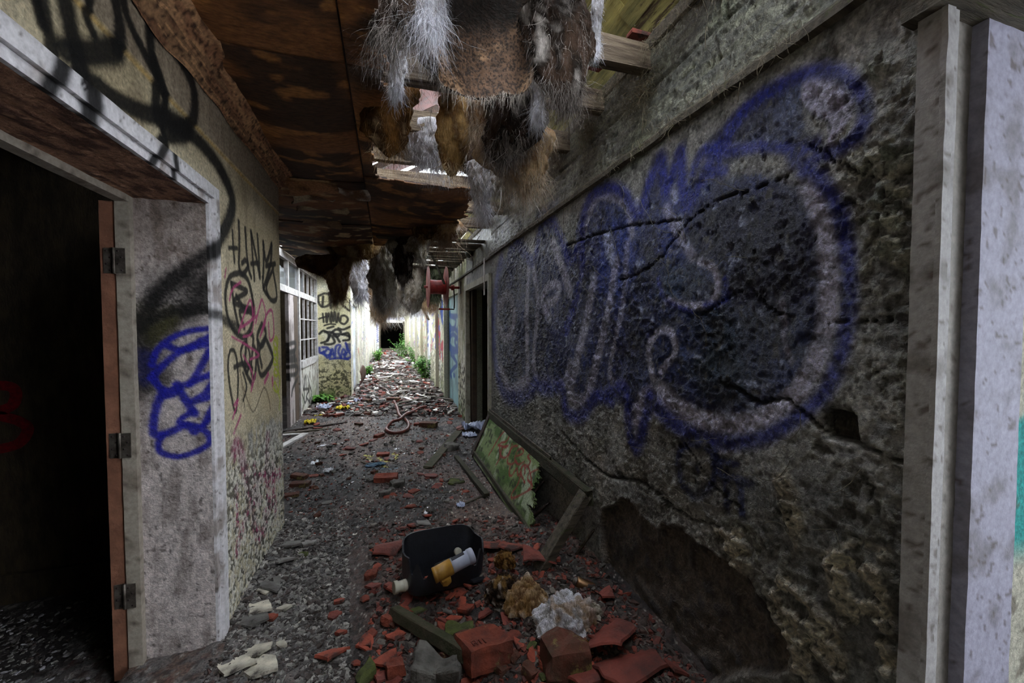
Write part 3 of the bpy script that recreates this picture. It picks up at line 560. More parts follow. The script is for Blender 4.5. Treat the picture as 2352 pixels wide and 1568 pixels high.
for hz in (1.72, .98, .36):
    lf = empty('hinge', (0, 0, hz), parent=dr)
    for sx in (-1, 1):
        P, Q = gbox(-.016, .016, -.0015, .0015, -.05, .05, .03); o = npmesh('hinge_plate', P+np.array([sx*.021, -.004-(.010 if sx > 0 else 0), 0]), Q, METAL, lf, smooth=False)
    lathe('hinge_knuckle', [(.001, -.052), (.006, -.05), (.006, .05), (.001, .052)], METAL, lf, n=10, loc=(0, -.012, 0))
    scr = [((sx*.021+.006*(-1)**k, -.008-(.010 if sx > 0 else 0), z)) for sx in (-1, 1) for k, z in enumerate((-.038, -.013, .013, .038))]
    tag(tubes('screw', [[(x, y+.003, z), (x, y-.001, z)] for x, y, z in scr], .0035, DARKW, lf, n=6), kind='stuff')
# the dark room behind the doorway
def flat(name, x0, x1, y0, y1, z0, z1, m, st=5.):
    P, Q = gbox(x0, x1, y0, y1, z0 if z0 else -.12, z1, st); return struct(npmesh(name, P, Q, m, smooth=False))
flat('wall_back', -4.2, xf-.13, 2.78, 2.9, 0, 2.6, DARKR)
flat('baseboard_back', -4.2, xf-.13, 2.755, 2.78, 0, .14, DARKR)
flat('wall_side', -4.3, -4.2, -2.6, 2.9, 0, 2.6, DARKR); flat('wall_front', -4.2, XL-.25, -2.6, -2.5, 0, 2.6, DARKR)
pB = lambda x, y: onY(x, y, 2.779)
def ribbon(name, lines, width, thick, m, n_out, parent=None):
    """a painted line as a thin raised band on a plane (n_out = plane normal)"""
    V = []; Q = []
    for pts in lines:
        pts = smooth(pts, 4); b = len(V)
        for i, p in enumerate(pts):
            d = (pts[min(i+1, len(pts)-1)]-pts[max(i-1, 0)]).normalized(); s = d.cross(n_out).normalized()
            V += [p+s*width/2, p-s*width/2, p-s*width/2+n_out*thick, p+s*width/2+n_out*thick]
            if i:
                a = b+(i-1)*4
                for k in range(4): Q.append((a+k, a+(k+1) % 4, a+4+(k+1) % 4, a+4+k))
        Q.append((b+3, b+2, b+1, b)); e = len(V)-4; Q.append((e, e+1, e+2, e+3))
    return npmesh(name, V, Q, m, parent, smooth=False)
REDSP = mat('red_spray', (128, 14, 24), (84, 10, 18), sc=40, rough=.8, bump=0)
o = ribbon('red_spray_mark', [[pB(-60, 900), pB(0, 885), pB(35, 895), pB(30, 930), pB(-10, 950), pB(40, 965), pB(65, 985), pB(40, 1020), pB(-30, 1035)]], .05, .002, REDSP, Vector((0, -1, 0)))
tag(o, 'red sprayed looping mark on the dark wall inside the left doorway', 'graffiti')
# ---- recess with the glazed screen, and the painted pier at its end
YP = onX(727, 755, XS).y
struct(npmesh('wall_recess', *gbox(XS-.2, XL-.0, YLC+.001, YLC+.2, 0, 2.7, 5), DARKR, smooth=False)) if False else None
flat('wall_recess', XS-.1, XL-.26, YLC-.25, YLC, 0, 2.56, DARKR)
CP = (620, 560, .2807); PP = Paint(lambda x, y: onY(x, y, YP), (0, 2)); GK = (40, 38, 38)
for w, pts in [(2.4, [(395, 430), (398, 480), (430, 515), (480, 500), (505, 460), (490, 420), (450, 405), (400, 425)]), (2.4, [(435, 430), (430, 510)]), (2.2, [(482, 400), (495, 470), (500, 525)]), (2.2, [(484, 405), (530, 405), (545, 430), (520, 460), (492, 460)]), (2.2, [(602, 435), (584, 485), (600, 505), (658, 545), (655, 462)]),
               (1.8, [(402, 612), (440, 600), (475, 590)]), (1.8, [(432, 570), (440, 640)]), (2.6, [(460, 570), (465, 640), (480, 570), (500, 640), (505, 560), (520, 630), (530, 560), (545, 640), (560, 570)]), (2.2, [(560, 600), (575, 640), (610, 655), (638, 620), (620, 590), (585, 590), (575, 630)]), (1.6, [(445, 668), (490, 655), (535, 658)]),
               (2.4, [(405, 735), (440, 710), (480, 740), (470, 790), (420, 810)]), (2.6, [(470, 790), (500, 750), (530, 800), (500, 820), (450, 820)]), (2.6, [(490, 740), (540, 700), (580, 720), (550, 760), (520, 740), (600, 740), (655, 760)]), (2.4, [(560, 690), (600, 700), (660, 675)]), (2.4, [(590, 740), (640, 730), (650, 780), (600, 790)]), (2.2, [(470, 690), (520, 675)]), (2.6, [(450, 720), (520, 730), (570, 800)])]:
    PP.add(pts, w*.95+.4, GK, .5, .95, cl=CP)
for w, pts in [(3, [(405, 850), (410, 890), (450, 880), (470, 850), (430, 845)]), (2.6, [(440, 880), (470, 930), (500, 880), (480, 860)]), (2.6, [(490, 930), (510, 860), (530, 930), (540, 840), (575, 830), (560, 880), (580, 930)]), (2.4, [(580, 930), (600, 860), (625, 905), (590, 900)]), (2.6, [(620, 810), (640, 870), (665, 920), (620, 935), (610, 900), (650, 880)]), (2.2, [(490, 943), (560, 935), (640, 945)]), (2.6, [(420, 890), (460, 910), (520, 900)])]:
    PP.add(pts, w, (26, 44, 150), .6, .9, cl=CP)
PP.fill([(410, 850), (640, 830), (665, 930), (480, 940), (430, 900)], (70, 90, 160), 3, .35, cl=CP)
def pier_c(V):
    x, z = V[:, 0], V[:, 2]; n = len(V); a = fbm(V, 3, 4, 160); col = np.tile(lin((222, 214, 172)), (n, 1)); col = mixc(col, lin((238, 232, 206)), sst(a, .45, .6)); col = mixc(col, lin((120, 118, 128)), sst(z, .98, 1.0)*(1-sst(z, 1.14, 1.16))*sst(x, -.84, -.82))
    low = 1-sst(z, .86, .92); e, cid, ox, oy = voro(np.stack([x*5, z*5], 1)+.6*np.stack([fbm(V, 5, 2, 161), fbm(V, 5, 2, 162)], 1), 163); col = mixc(col, lin((204, 196, 148)), low*.7)
    col = mixc(col, lin((40, 38, 28)), low*(1-sst(e, .01, .04))*.8); ru = fbm(V, 24, 4, 164); col = mixc(col, lin((60, 58, 44)), low*sst(ru, .5, .56)*.85*(1-sst(z, .5, .95)*.6))
    col = mixc(col, lin((76, 110, 40)), (1-sst(z, .05, .3))*sst(fbm(V, 8, 3, 165), .35, .55)*.9)
    col = PP.apply(V, col, .3); line = np.exp(-((z-2.0)/.006)**2); col = mixc(col, lin((60, 54, 48)), line*.8)
    return .006*(a-.5)+.004*(ru-.5)*low+.008*line, col
wall('wall_pier', [(XS-.02, XL, 0, 2.6)], 1, YP, .2, PL, pier_c, .001, .007, .008)
# far left wall behind the pier
YD0, YD1 = YP+.55, YP+1.9
wall('wall_left_far', [(YP+.01, YD0, 0, 2.6), (YD0, YD1, 2.0, 2.6), (YD1, YE, 0, 2.6)], 0, XL, -.2, PL, far_plaster(240, (236, 232, 214), .35), .003, .012, .014)
for i, ya in enumerate([YD1+.9, YD1+2.6, YD1+4.8, YD1+7.5, YD1+10.5, YD1+13.5]):
    wall('trim_%d' % (20+i), [(ya, ya+.28, 0, 2.5)], 0, XL+.05+.006*i, -.07, PL, far_plaster(260+i, (240, 236, 226), .3), .002, .03, .03)
# doors on the far left and right
def leaf_door(name, x, y0, y1, z1, base, P, back, seed, st=.012):
    r = struct(empty(name, (x, y0, 0))); V, Q = gbox(min(x, x+back), max(x, x+back), y0, y1, 0.01, z1, st); col = np.tile(lin(base), (len(V), 1)); a = fbm(V, 5, 4, seed); col = mixc(col, lin(tuple(v*.7 for v in base)), sst(a, .45, .65)*.7)
    if P: col = P.apply(V, col, .2)
    npmesh('door_leaf', V-np.array([x, y0, 0]), Q, TRIM, r, col=col, smooth=False); return r
pp = Paint(lambda x, y: onX(x, y, XR+.06), (1, 2)); G5 = (960, 560, .2806)
for pts in ([(262, 560), (250, 640), (290, 700), (310, 620), (270, 590)], [(265, 590), (320, 590)], [(250, 720), (290, 690), (325, 720)], [(262, 740), (262, 830), (310, 860), (325, 790), (290, 740), (262, 760)], [(250, 830), (280, 880), (325, 880)], [(250, 870), (250, 900)], [(290, 870), (300, 940)], [(270, 900), (320, 980), (290, 1020), (265, 1060), (275, 1085)], [(292, 1072), (300, 1078)], [(255, 700), (265, 780)], [(325, 760), (300, 800), (328, 860)], [(320, 690), (326, 740)]):
    pp.add(pts, 1.9, (36, 70, 130), .4, .95, cl=G5)
d2 = leaf_door('door_2', XR+.06, Y3-.06, Y4+.05, 2.06, (132, 164, 168), pp, .05, 170)
pw = Paint(lambda x, y: onX(x, y, XR+.04), (1, 2))
for pts in ([(1035, 350), (1045, 450), (1060, 360)], [(1040, 470), (1070, 500), (1045, 540), (1072, 560)], [(1038, 560), (1045, 620), (1070, 600)], [(1040, 640), (1072, 650), (1050, 690)], [(1040, 700), (1060, 780), (1075, 730)], [(1050, 800), (1045, 880), (1072, 860)]): pw.add(pts, 1.0, (40, 60, 150), .4, .95, cl=c4)
leaf_door('door_3', XR+.04, Y5-.03, Y6+.04, 2.0, (214, 216, 220), pw, .04, 171)
pl = Paint(lambda x, y: onX(x, y, XL-.05), (1, 2))
for pts in ([(5, 370), (20, 420), (5, 440)], [(5, 540), (45, 540), (20, 600)], [(10, 600), (45, 620), (10, 660)], [(20, 690), (45, 740), (15, 760), (20, 700)], [(10, 800), (40, 870)], [(30, 955), (38, 962)], [(15, 480), (35, 520), (10, 540)]): pl.add(pts, 1.3, (30, 56, 160), .4, .95, cl=c4)
leaf_door('door_4', XL-.05, YD0-.04, YD1+.04, 2.0, (206, 214, 226), pl, -.04, 172)
# end wall
ep = Paint(lambda x, y: onY(x, y, YE), (0, 2)); r_ = random.Random(4)
for i in range(8): ep.add([(882+i*6, 732+r_.uniform(-1, 1)), (884+i*6, 727), (887+i*6, 731), (885+i*6, 734)], .7, (50, 66, 160), .4, .9)
for i in range(9): ep.add([(866+r_.uniform(-1, 1), 742+i*5), (869, 744+i*5), (865, 746+i*5)], .6, (60, 76, 170), .4, .9); ep.add([(930, 738+i*5), (934, 740+i*5), (931, 743+i*5)], .6, (60, 76, 170), .4, .9)
e0, e1 = onY(872, 755, YE).x, onY(928, 755, YE).x; et = 1.93
def endc(V):
    c = np.tile(lin((222, 222, 226)), (len(V), 1)); a = fbm(V, 6, 3, 180); return .01*(a-.5), ep.apply(V, mixc(c, lin((150, 150, 130)), sst(a, .5, .65)*.5), .2)
wall('wall_end', [(XL-.1, e0, 0, 2.7), (e1, XR+.1, 0, 2.7), (e0, e1, et, 2.7)], 1, YE, .2, PL, endc, .001, .012, .012)
for k, b in enumerate([(e0-.04, e0+.06, YE-.05, YE+.1, 0, et+.04), (e1-.06, e1+.04, YE-.05, YE+.1, 0, et+.04), (e0+.06, e1-.06, YE-.05, YE+.1, et-.06, et+.04)]):
    struct(npmesh('trim_%d' % (40+k), *gbox(*b, 5), WOODG if k < 2 else WHITEW, smooth=False))
# hall past the end doorway; its shade is put into near-black plaster
HALL_SHADE = mat('hall_shade_plaster', (26, 24, 22), (14, 13, 12), sc=4, rough=.9)
flat('wall_hall', -3, 3.4, 33, 33.1, 0, 2.7, HALL_SHADE); flat('wall_hall_left', -3.1, -3, YE+.1, 33, 0, 2.7, HALL_SHADE); flat('wall_hall_right', 3.4, 3.5, YE+.1, 33, 0, 2.7, HALL_SHADE); flat('wall_hall_front', -3.1, XL-.05, YE+.1, YE+.2, 0, 2.7, HALL_SHADE); flat('wall_hall_front', XR+.05, 3.5, YE+.1, YE+.2, 0, 2.7, HALL_SHADE)
flat('ceiling_hall', -3.1, 3.5, YE+.2, 33.1, 2.7, 2.8, DARKR)
# ---- rooms on the right
xo = XR+.24
# near right doorway frame, reveal, and the bright peeling wall seen past it
zr = 2.12
xr1, xr2 = onY(2232, 755, YN).x, onY(2335, 755, YN).x
struct(trimmesh('trim_5', [(XR-.022, XR+.02, YN, YJ, 0, zr+.05), (XR-.03, XR-.004, YN-.006, YN+.004, 0, zr)], None, (150, 146, 146), (92, 84, 78), .008, seed=6))
struct(trimmesh('trim_6', [(XR+.005, xr1, YN+.016, YN+.05, 0, zr)], None, (124, 118, 112), (84, 76, 66), .01, seed=7))
struct(trimmesh('trim_7', [(xr1-.004, xr2, YN-.010, YN+.05, 0, zr)], None, (142, 139, 156), (98, 92, 96), .008, seed=8))
# timber head over the near right doorway
for k, (za, zb, xa, xb) in enumerate([(zr-.0, zr+.07, XR-.05, XR+.3), (zr+.10, zr+.17, XR-.02, XR+.3), (zr+.20, zr+.30, XR+.0, XR+.3), (zr+.33, 2.70, XR+.01, XR+.3)]):
    P, Q = bevbox(xb-xa, 3.4, zb-za, .1, .12, 300+k, seg=8); o = npmesh('trim_%d' % (50+k), P+np.array([(xa+xb)/2, YJ+.02-1.7, za]), Q, WOODG, smooth=False); struct(o)
def tealwall(V):
    c = np.tile(lin((176, 172, 156)), (len(V), 1)); c = mixc(c, lin((40, 150, 146)), sst(V[:, 2], .8, .9)*(1-sst(V[:, 2], 1.45, 1.55))*sst(fbm(V, 5, 3, 190), .4, .5)); c = mixc(c, lin((226, 224, 220)), sst(V[:, 2], 1.5, 1.6)*sst(fbm(V, 9, 3, 191), .42, .5)); c = mixc(c, lin((80, 70, 58)), sst(fbm(V, 14, 3, 192), .6, .64)*.7)
    return .01*(fbm(V, 14, 3, 192)-.5), c
wall('wall_side_right', [(xr2+.02, 3.4, 0, 2.7)], 1, YN+.045, .15, PL, tealwall, .001, .012, .012)
flat('wall_room_right', xo+1.2, xo+1.3, YJ+.3, Y2+.3, 0, 2.7, TEAL)
# right room with the black tag, seen through door opening
YB = Y1+1.35
tp = Paint(lambda x, y: onX(x, y, XR+.60), (1, 2))
G6 = (960, 560, .2806)
for pts in ([(470, 700), (500, 640), (540, 640), (520, 720), (470, 740)], [(480, 800), (560, 760), (540, 830)], [(470, 850), (560, 820), (550, 900), (480, 900)], [(470, 980), (540, 960), (560, 1060), (470, 1080), (520, 970)], [(500, 560), (540, 600), (480, 620)]): tp.add(pts, 3.2, (12, 14, 14), .4, .9, cl=G6)
def greenw(V):
    c = np.tile(lin((92, 120, 118)), (len(V), 1)); c = mixc(c, lin((60, 70, 60)), sst(fbm(V, 4, 3, 195), .45, .6)*.6); return .003*(fbm(V, 20, 3, 196)-.5), tp.apply(V, c, .2)
wall('wall_room_right_near', [(Y1-.4, Y2+.3, 0, 2.6)], 0, XR+.60, .1, PL, greenw, .001, .02, .02)
flat('wall_room_right_end', xo, xo+1.2, Y2+.2, Y2+.3, 0, 2.6, DARKR); flat('ceiling_right', xo, xo+3.2, YJ+.3, Y2+.3, 2.62, 2.7, DARKR)
# frame of that opening
struct(trimmesh('trim_8', [(XR-.03, XR+.03, Y2-.07, Y2+.01, 0, HD+.06), (XR-.03, XR+.03, Y1-.01, Y1+.06, 0, HD+.06), (XR-.03, XR+.03, Y1+.06, Y2-.07, HD-.02, HD+.06)], None, (150, 146, 130), (90, 84, 66), .03, seed=9))
struct(trimmesh('trim_9', [(XR+.05, XR+.12, Y2-.16, Y2-.02, 0, HD)], None, (72, 58, 44), (44, 34, 28), .03, seed=10))
# picture rails
def rail(name, x, y0, y1, z, d, h, m, seed):
    ys = steps(y0, y1, .02, .03); V = []; Q = []
    pr = [(0, -h), (1, -h*.8), (1, h*.3), (.6, h), (0, h)]
    nz = fbm(np.stack([ys*0, ys, ys*0+z], 1), 6, 3, seed)
    for i, y in enumerate(ys):
        for (u, v) in pr: V.append((x+d*u*(1+.3*(nz[i]-.5)), y, z+v+.012*(nz[i]-.5)))
        if i:
            for k in range(4): a = (i-1)*5+k; Q.append((a, a+5, a+6, a+1))
    return struct(npmesh(name, V, Q, m, smooth=False))
rail('trim_60', XR, YJ, Y1, 2.285, -.028, .022, WOODG, 5); rail('trim_61', XR, Y1, YE, 2.27, -.025, .018, WOODG, 6); rail('trim_62', XL, YD1, YE, 2.2, .02, .015, WOODG, 7)
# wall plate on top of the right wall
for k in range(9):
    beam('trim_%d' % (70+k), (XR+.06, .3+k*3.2, 2.735), (XR+.06, .3+(k+1)*3.2, 2.735), .14, .07, WOODG)['kind'] = 'structure'
# ================================================================== FLOOR
def fh(x, y):
    """ground height: trodden mud, rubble banked along the right wall near the camera and along the left foot"""
    x = np.asarray(x, float); y = np.asarray(y, float); p = np.stack([x.ravel(), y.ravel(), 0*x.ravel()], 1)
    h = .030*(fbm(p, 2.3, 3, 300)-.5)+.02*(fbm(p, 7, 3, 301)-.5)
    xr, yr = x.ravel(), y.ravel()
    h += .13*sst(xr, .25, 1.05)*(1-sst(yr, 2.0, 3.4))*sst(yr, .3, 1.2)
    h += .06*(1-sst(xr, XL, XL+.35))*sst(yr, 1.0, 1.6)*(1-sst(yr, 2.8, 3.6))*(xr > XL-.3)
    h += .04*sst(yr, 4.5, 8)*(1-sst(yr, 24, 27))*(.5+fbm(p, 3, 3, 305))
    return h.reshape(x.shape)
def z_at(x, y): return float(fh(np.array([x]), np.array([y]))[0])
def ground():
    ys = steps(.75, YE+.1, .0062, .006); xs = np.concatenate([np.linspace(XS-.05, -.75, 60)[:-1], np.linspace(-.75, 1.2, 260)])
    x, y = np.meshgrid(xs, ys, indexing='ij'); V = np.stack([x.ravel(), y.ravel(), 0*x.ravel()], 1); k = len(V); h = fh(V[:, 0], V[:, 1])
    fade = 1-sst(V[:, 1], 5, 12)*.4; e, cid, ox, oy = voro(V[:, :2]*46+.6*np.stack([fbm(V, 30, 2, 310), fbm(V, 30, 2, 311)], 1), 312)
    e2, c2, _, _ = voro(V[:, :2]*19, 313); g = fbm(V, 60, 3, 314)
    h += fade*(.006*sst(e, .02, .3)*cid*(1-sst(V[:, 1], 3, 5))+.010*(c2 > .8)*sst(e2, .0, .3)+.008*(g-.5))
    col = np.tile(lin((84, 66, 60)), (k, 1)); a = fbm(V, 3, 4, 320); col = mixc(col, lin((44, 37, 36)), sst(a, .40, .58)); col = mixc(col, lin((122, 98, 86)), sst(fbm(V, 1.4, 3, 321), .52, .64)*.6)
    col = mixc(col, lin((104, 98, 94)), (cid > .86)*sst(e, .1, .3)*.5); col = mixc(col, lin((104, 52, 42)), ((cid > .6) & (cid < .64))*sst(e, .1, .3)*.5); sp = fbm(V, 150, 2, 323); col = mixc(col, lin((176, 170, 162)), sst(sp, .74, .78)*.8); col = mixc(col, lin((26, 22, 21)), sst(fbm(V, 55, 3, 324), .52, .62)*.7)
    col = mixc(col, lin((120, 118, 118)), (1-sst(V[:, 0], -.5, -.1))*(1-sst(V[:, 1], 2.6, 3.6))*.55*sst(fbm(V, 30, 2, 322), .4, .55))
    gp = Paint(lambda x, y: onZ(x, y, .0), (0, 1)); c6 = (640, 820, .2551)
    for pts in ([(900, 905), (930, 935), (990, 940), (1050, 915), (1065, 880), (1030, 865)], [(780, 880), (840, 885)], [(790, 900), (830, 920)], [(860, 965), (930, 975), (980, 990)]): gp.add(pts, 3.2, (214, 206, 84), .6, .8, cl=c6)
    gp.add([(800, 1000), (870, 995), (940, 1005)], 5, (74, 108, 128), .7, .7, cl=c6); gp.add([(1000, 1010), (1080, 1000)], 3, (74, 108, 128), .7, .7, cl=c6); gp.add([(1080, 920), (1180, 905)], 8, (58, 52, 64), .7, .6, cl=c6)
    col = gp.apply(V, col, 1.0)
    V[:, 2] = h; return struct(npmesh('floor', V, gidx(len(xs), len(ys)), MUD, col=col))
ground()
def roomfloor(name, x0, x1, y0, y1, st, seed, c=(60, 54, 54)):
    xs = np.arange(x0, x1+st, st); ys = np.arange(y0, y1+st, st); x, y = np.meshgrid(xs, ys, indexing='ij'); V = np.stack([x.ravel(), y.ravel(), 0*x.ravel()], 1); a = fbm(V, 9, 4, seed)
    col = np.tile(lin(c), (len(V), 1)); e, cid, _, _ = voro(V[:, :2]*30, seed+1); col = mixc(col, lin((150, 144, 140)), (cid > .8)*sst(e, .1, .3)*sst(fbm(V, 2, 2, seed+2), .35, .55)); V[:, 2] = -.012+.02*(a-.5)+.005*(cid > .8)*sst(e, .1, .3)
    return struct(npmesh(name, V, gidx(len(xs), len(ys)), MUD, col=col))
roomfloor('floor', -4.2, -.76, -2.5, 2.78, .014, 330); roomfloor('floor', XR+.02, 4.4, -2.4, 8.4, .05, 340); roomfloor('floor', -.8, 1.16, -3.0, .76, .04, 350); roomfloor('floor', -3, 3.4, YE+.05, 33, .1, 360); roomfloor('floor', -4.2, XS-.04, YLC-.2, YP+1, .05, 370)
# ================================================================== CEILING, JOISTS, ROOF
ceil = struct(empty('ceiling', (0, 0, 2.55)))
CZ = Vector((0, 0, 2.55))
def stain(V, seed, pale=0.0):
    n = len(V); P = V*np.array([.75, 1.25, 1]); a = fbm(P, 3.2, 5, seed); b = fbm(P, 9, 4, seed+1); c = fbm(V, 1.3, 3, seed+2)
    col = np.tile(lin((140, 92, 54)), (n, 1)); col = mixc(col, lin((70, 46, 32)), sst(a, .40, .56)); col = mixc(col, lin((24, 17, 13)), sst(c, .46, .62)*.95); col = mixc(col, lin((206, 142, 78)), sst(b, .60, .70)*.55*(1-sst(c, .5, .6)))
    col = mixc(col, lin((196, 172, 134)), sst(b, .62, .66)*pale); return col, a, b
def board(x0, x1, y0, y1, z=2.55, sag=.04, seed=0, rag=(0, 0, 0, 0), name='ceiling_board', pale=0.0, droop=None, st=.014, parent=None):
    """sheet of rotten ceiling board, ragged where broken (left,right,near,far in metres), with thickness"""
    nx, ny = int((x1-x0)/st)+2, int((y1-y0)/st)+2; xs = np.linspace(x0, x1, nx); ys = np.linspace(y0, y1, ny); x, y = np.meshgrid(xs, ys, indexing='ij')
    V = np.stack([x.ravel(), y.ravel(), 0*x.ravel()], 1); u = (V[:, 0]-x0)/(x1-x0); v = (V[:, 1]-y0)/(y1-y0); w = fbm(V, 5, 4, seed+9)
    col, a, b = stain(V, seed, pale); V0 = V.copy()
    zz = z-sag*4*u*(1-u)*(.4+.6*np.sin(PI*v))-.02*(fbm(V, 2, 3, seed+5)-.5)+.010*(a-.5)+.008*(b-.5)
    if droop: zz = zz-droop(u, v)
    V[:, 2] = zz; Q = gidx(nx, ny); cu, cvv, cw = u[Q].mean(1), v[Q].mean(1), w[Q].mean(1)
    L_, R_, N_, F_ = rag; keep = np.ones(len(Q), bool); X, Y = (x1-x0), (y1-y0)
    if L_: keep &= cu*X > L_*cw*2-.4*L_
    if R_: keep &= (1-cu)*X > R_*cw*2-.4*R_
    if N_: keep &= cvv*Y > N_*cw*2-.4*N_
    if F_: keep &= (1-cvv)*Y > F_*cw*2-.4*F_
    Q = Q[keep]; n = len(V); T = V.copy(); T[:, 2] += .011
    ed = {}
    E = np.concatenate([Q[:, [0, 1]], Q[:, [1, 2]], Q[:, [2, 3]], Q[:, [3, 0]]]); key = np.sort(E, 1); kk = key[:, 0].astype(np.int64)*n+key[:, 1]; _, inv, cnt = np.unique(kk, return_inverse=True, return_counts=True); B = E[cnt[inv] == 1]
    side = np.stack([B[:, 0], B[:, 1], B[:, 1]+n, B[:, 0]+n], 1)
    VV = np.concatenate([V, T])-np.array([0, 0, 2.55]); QQ = np.concatenate([Q[:, ::-1], Q+n, side]); CC = np.concatenate([col, col*.6+np.array(lin((120, 100, 80)))*.3])
    return npmesh(name, VV, QQ, BOARDC, parent or ceil, col=CC)
SX = -.155
board(XL-.0, SX-.004, .3, 1.80, 2.56, .03, 400); board(XL, SX-.004, 1.806, 3.20, 2.56, .05, 410); board(SX+.004, .06, .3, 1.80, 2.56, .0, 420, rag=(0, .10, 0, 0)); board(SX+.004, .02, 1.806, 3.2, 2.56, .01, 430, rag=(0, .1, 0, 0))
board(XS, SX-.004, YLC-.02+.03, 4.4, 2.54, .03, 440, pale=.5); board(SX+.004, .80, 3.0, 4.4, 2.55, .03, 450, rag=(0, .16, .12, 0)); board(XS, SX-.004, 4.406, 5.9, 2.53, .05, 460, rag=(0, 0, 0, .3), pale=.9, droop=lambda u, v: .16*u*v*v)
board(SX+.004, .52, 4.406, 5.3, 2.53, .02, 470, rag=(0, .2, 0, .25), droop=lambda u, v: .10*v*v*(1-u))
board(XS, XL-.1, 5.9, YP, 2.55, .02, 480, rag=(0, .2, .1, 0), pale=.8)
for sx_, a_, b_ in ((SX, (SX, .3), (SX, 5.4)), (0, (XL-.0, 1.803), (.06, 1.803)), (0, (XL, 3.203), (.0, 3.203)), (0, (XS, 4.403), (.5, 4.403))): beam('seam_light_stop', (a_[0], a_[1], 2.592), (b_[0], b_[1], 2.592), .05, .03, DARKW, ceil, seg=3, local=CZ)  # strips added over the board seams to stop light showing through
for q_, b_ in enumerate(((XL, -.10, .3, 3.22), (XS, .40, 3.22, 5.1), (XS, -.2, 5.1, 5.6))): npmesh('ceiling_light_stop', gbox(b_[0], b_[1], b_[2], b_[3], 2.604, 2.61, 5)[0]-np.array([0, 0, 2.55]), gbox(b_[0], b_[1], b_[2], b_[3], 2.604, 2.61, 5)[1], DARKW, ceil, smooth=False)  # opaque sheets added above the boards to block light leaking from the attic
# peeling paper strip where the left wall meets the ceiling
def peel():
    ys = np.linspace(.4, YLC, 240); ts = np.linspace(0, 1, 18); y, t = np.meshgrid(ys, ts, indexing='ij'); V = np.zeros((y.size, 3)); yf, tf = y.ravel(), t.ravel(); P = np.stack([yf*0, yf, tf], 1)
    w = .065+.07*fbm(np.stack([0*yf, yf, 0*yf], 1), 4, 3, 500)*(.4+.6*sst(3.2-yf, 0, .8)); ang = tf*1.5
    V[:, 0] = XL+.012+w*tf*(.75+.3*tf); V[:, 1] = yf+.01*tf; V[:, 2] = 2.46+.09*np.sin(tf*1.45)-.02*(fbm(P*np.array([1, 1, 2]), 6, 3, 501)-.5)-.05*(1-tf)*fbm(P, 3, 2, 502)
    col = np.tile(lin((206, 158, 116)), (len(V), 1)); col = mixc(col, lin((168, 120, 88)), sst(fbm(P, 8, 4, 503), .45, .6)); col = mixc(col, lin((60, 36, 24)), sst(fbm(P*np.array([1, 1, .4]), 50, 3, 504), .61, .65)*.85)
    V2 = V.copy(); V2[:, 0] += .002; V2[:, 2] += .003; n = len(V); q = gidx(240, 18)
    return npmesh('peeling_paper', np.concatenate([V, V2])-np.array([0, 0, 2.55]), np.concatenate([q[:, ::-1], q+n]), PL, ceil, col=np.concatenate([col, col*.6]))
peel()
def curl(y0, x0, w, l, seed, c=(176, 128, 92)):
    t = np.linspace(0, 1, 16); s = np.linspace(0, 1, 14); a, b = np.meshgrid(t, s, indexing='ij'); a, b = a.ravel(), b.ravel(); V = np.zeros((len(a), 3)); V[:, 0] = x0+w*b+.02*np.sin(a*5); V[:, 1] = y0+l*a+.02*np.sin(b*6+seed); V[:, 2] = 2.525-.07*np.sin(a*2.6)*(.6+.4*np.sin(b*3+seed))-2.55
    V[:, :2] += .03*(np.stack([fbm(V, 9, 3, seed), fbm(V, 9, 3, seed+1)], 1)-.5); V2 = V+np.array([0, .001, .003]); q = gidx(16, 14); col = np.tile(lin(c), (len(a), 1)); col = mixc(col, lin((110, 80, 60)), sst(fbm(V, 8, 3, seed), .45, .6))
    return npmesh('peeling_paper', np.concatenate([V, V2]), np.concatenate([q[:, ::-1], q+len(V)]), PL, ceil, col=np.concatenate([col, col*.7]))
curl(3.22, -.70, .34, .18, 510); curl(3.5, -.72, .3, .12, 511, (206, 190, 160)); curl(3.75, -.75, .42, .2, 512, (196, 176, 140)); curl(4.3, -.8, .35, .16, 513, (150, 120, 90)); curl(3.3, -.36, .22, .07, 514, (206, 196, 188))
# joists over the corridor, from the open roof side to the ceiling boards
JY = [1.10, 1.54, 1.94, 2.36, 2.84, 3.34, 3.9, 4.5]
for i, y in enumerate(JY):
    dz = [0, -.01, .01, -.02, 0, .01, 0, 0][i]; beam('joist', (XR+.12, y+.02, 2.69+dz), (-1.5, y-.05, 2.64+dz*.5), .055, .12, WOODX, ceil, seg=9, local=CZ, jit=.08, sag=.02)
# half-brick and tile ends lodged on the joists are built with the debris
# battens / floor boards seen from below along the right side
rb = random.Random(11); y = 4.72
while y < YE-.3:
    w = rb.uniform(.09, .14)*(1 if y < 12 else 1.5); x0 = rb.choice([.35, .42, .3, -.1]) if y < 9 else rb.choice([.55, .7, -.73, .1])
    if y > 9 and rb.random() < .5: y += w+.4; continue
    beam('ceiling_slat', (XR+.05, y, 2.52+rb.uniform(-.015, .01)), (x0, y+rb.uniform(-.05, .05), 2.52+rb.uniform(-.03, .02)), w, .022, WOODG, ceil, seg=4, local=CZ, jit=.2); y += w+rb.uniform(.03, .09)*(1 if y < 12 else 2.5)
for i in range(14):
    y = 5.6+i*.62; beam('ceiling_slat', (rb.uniform(-.2, .5), y, 2.56), (XL-.02 if y > YP else XS, y+rb.uniform(-.1, .1), 2.56), .1, .022, WOODG, ceil, seg=4, local=CZ, jit=.2)
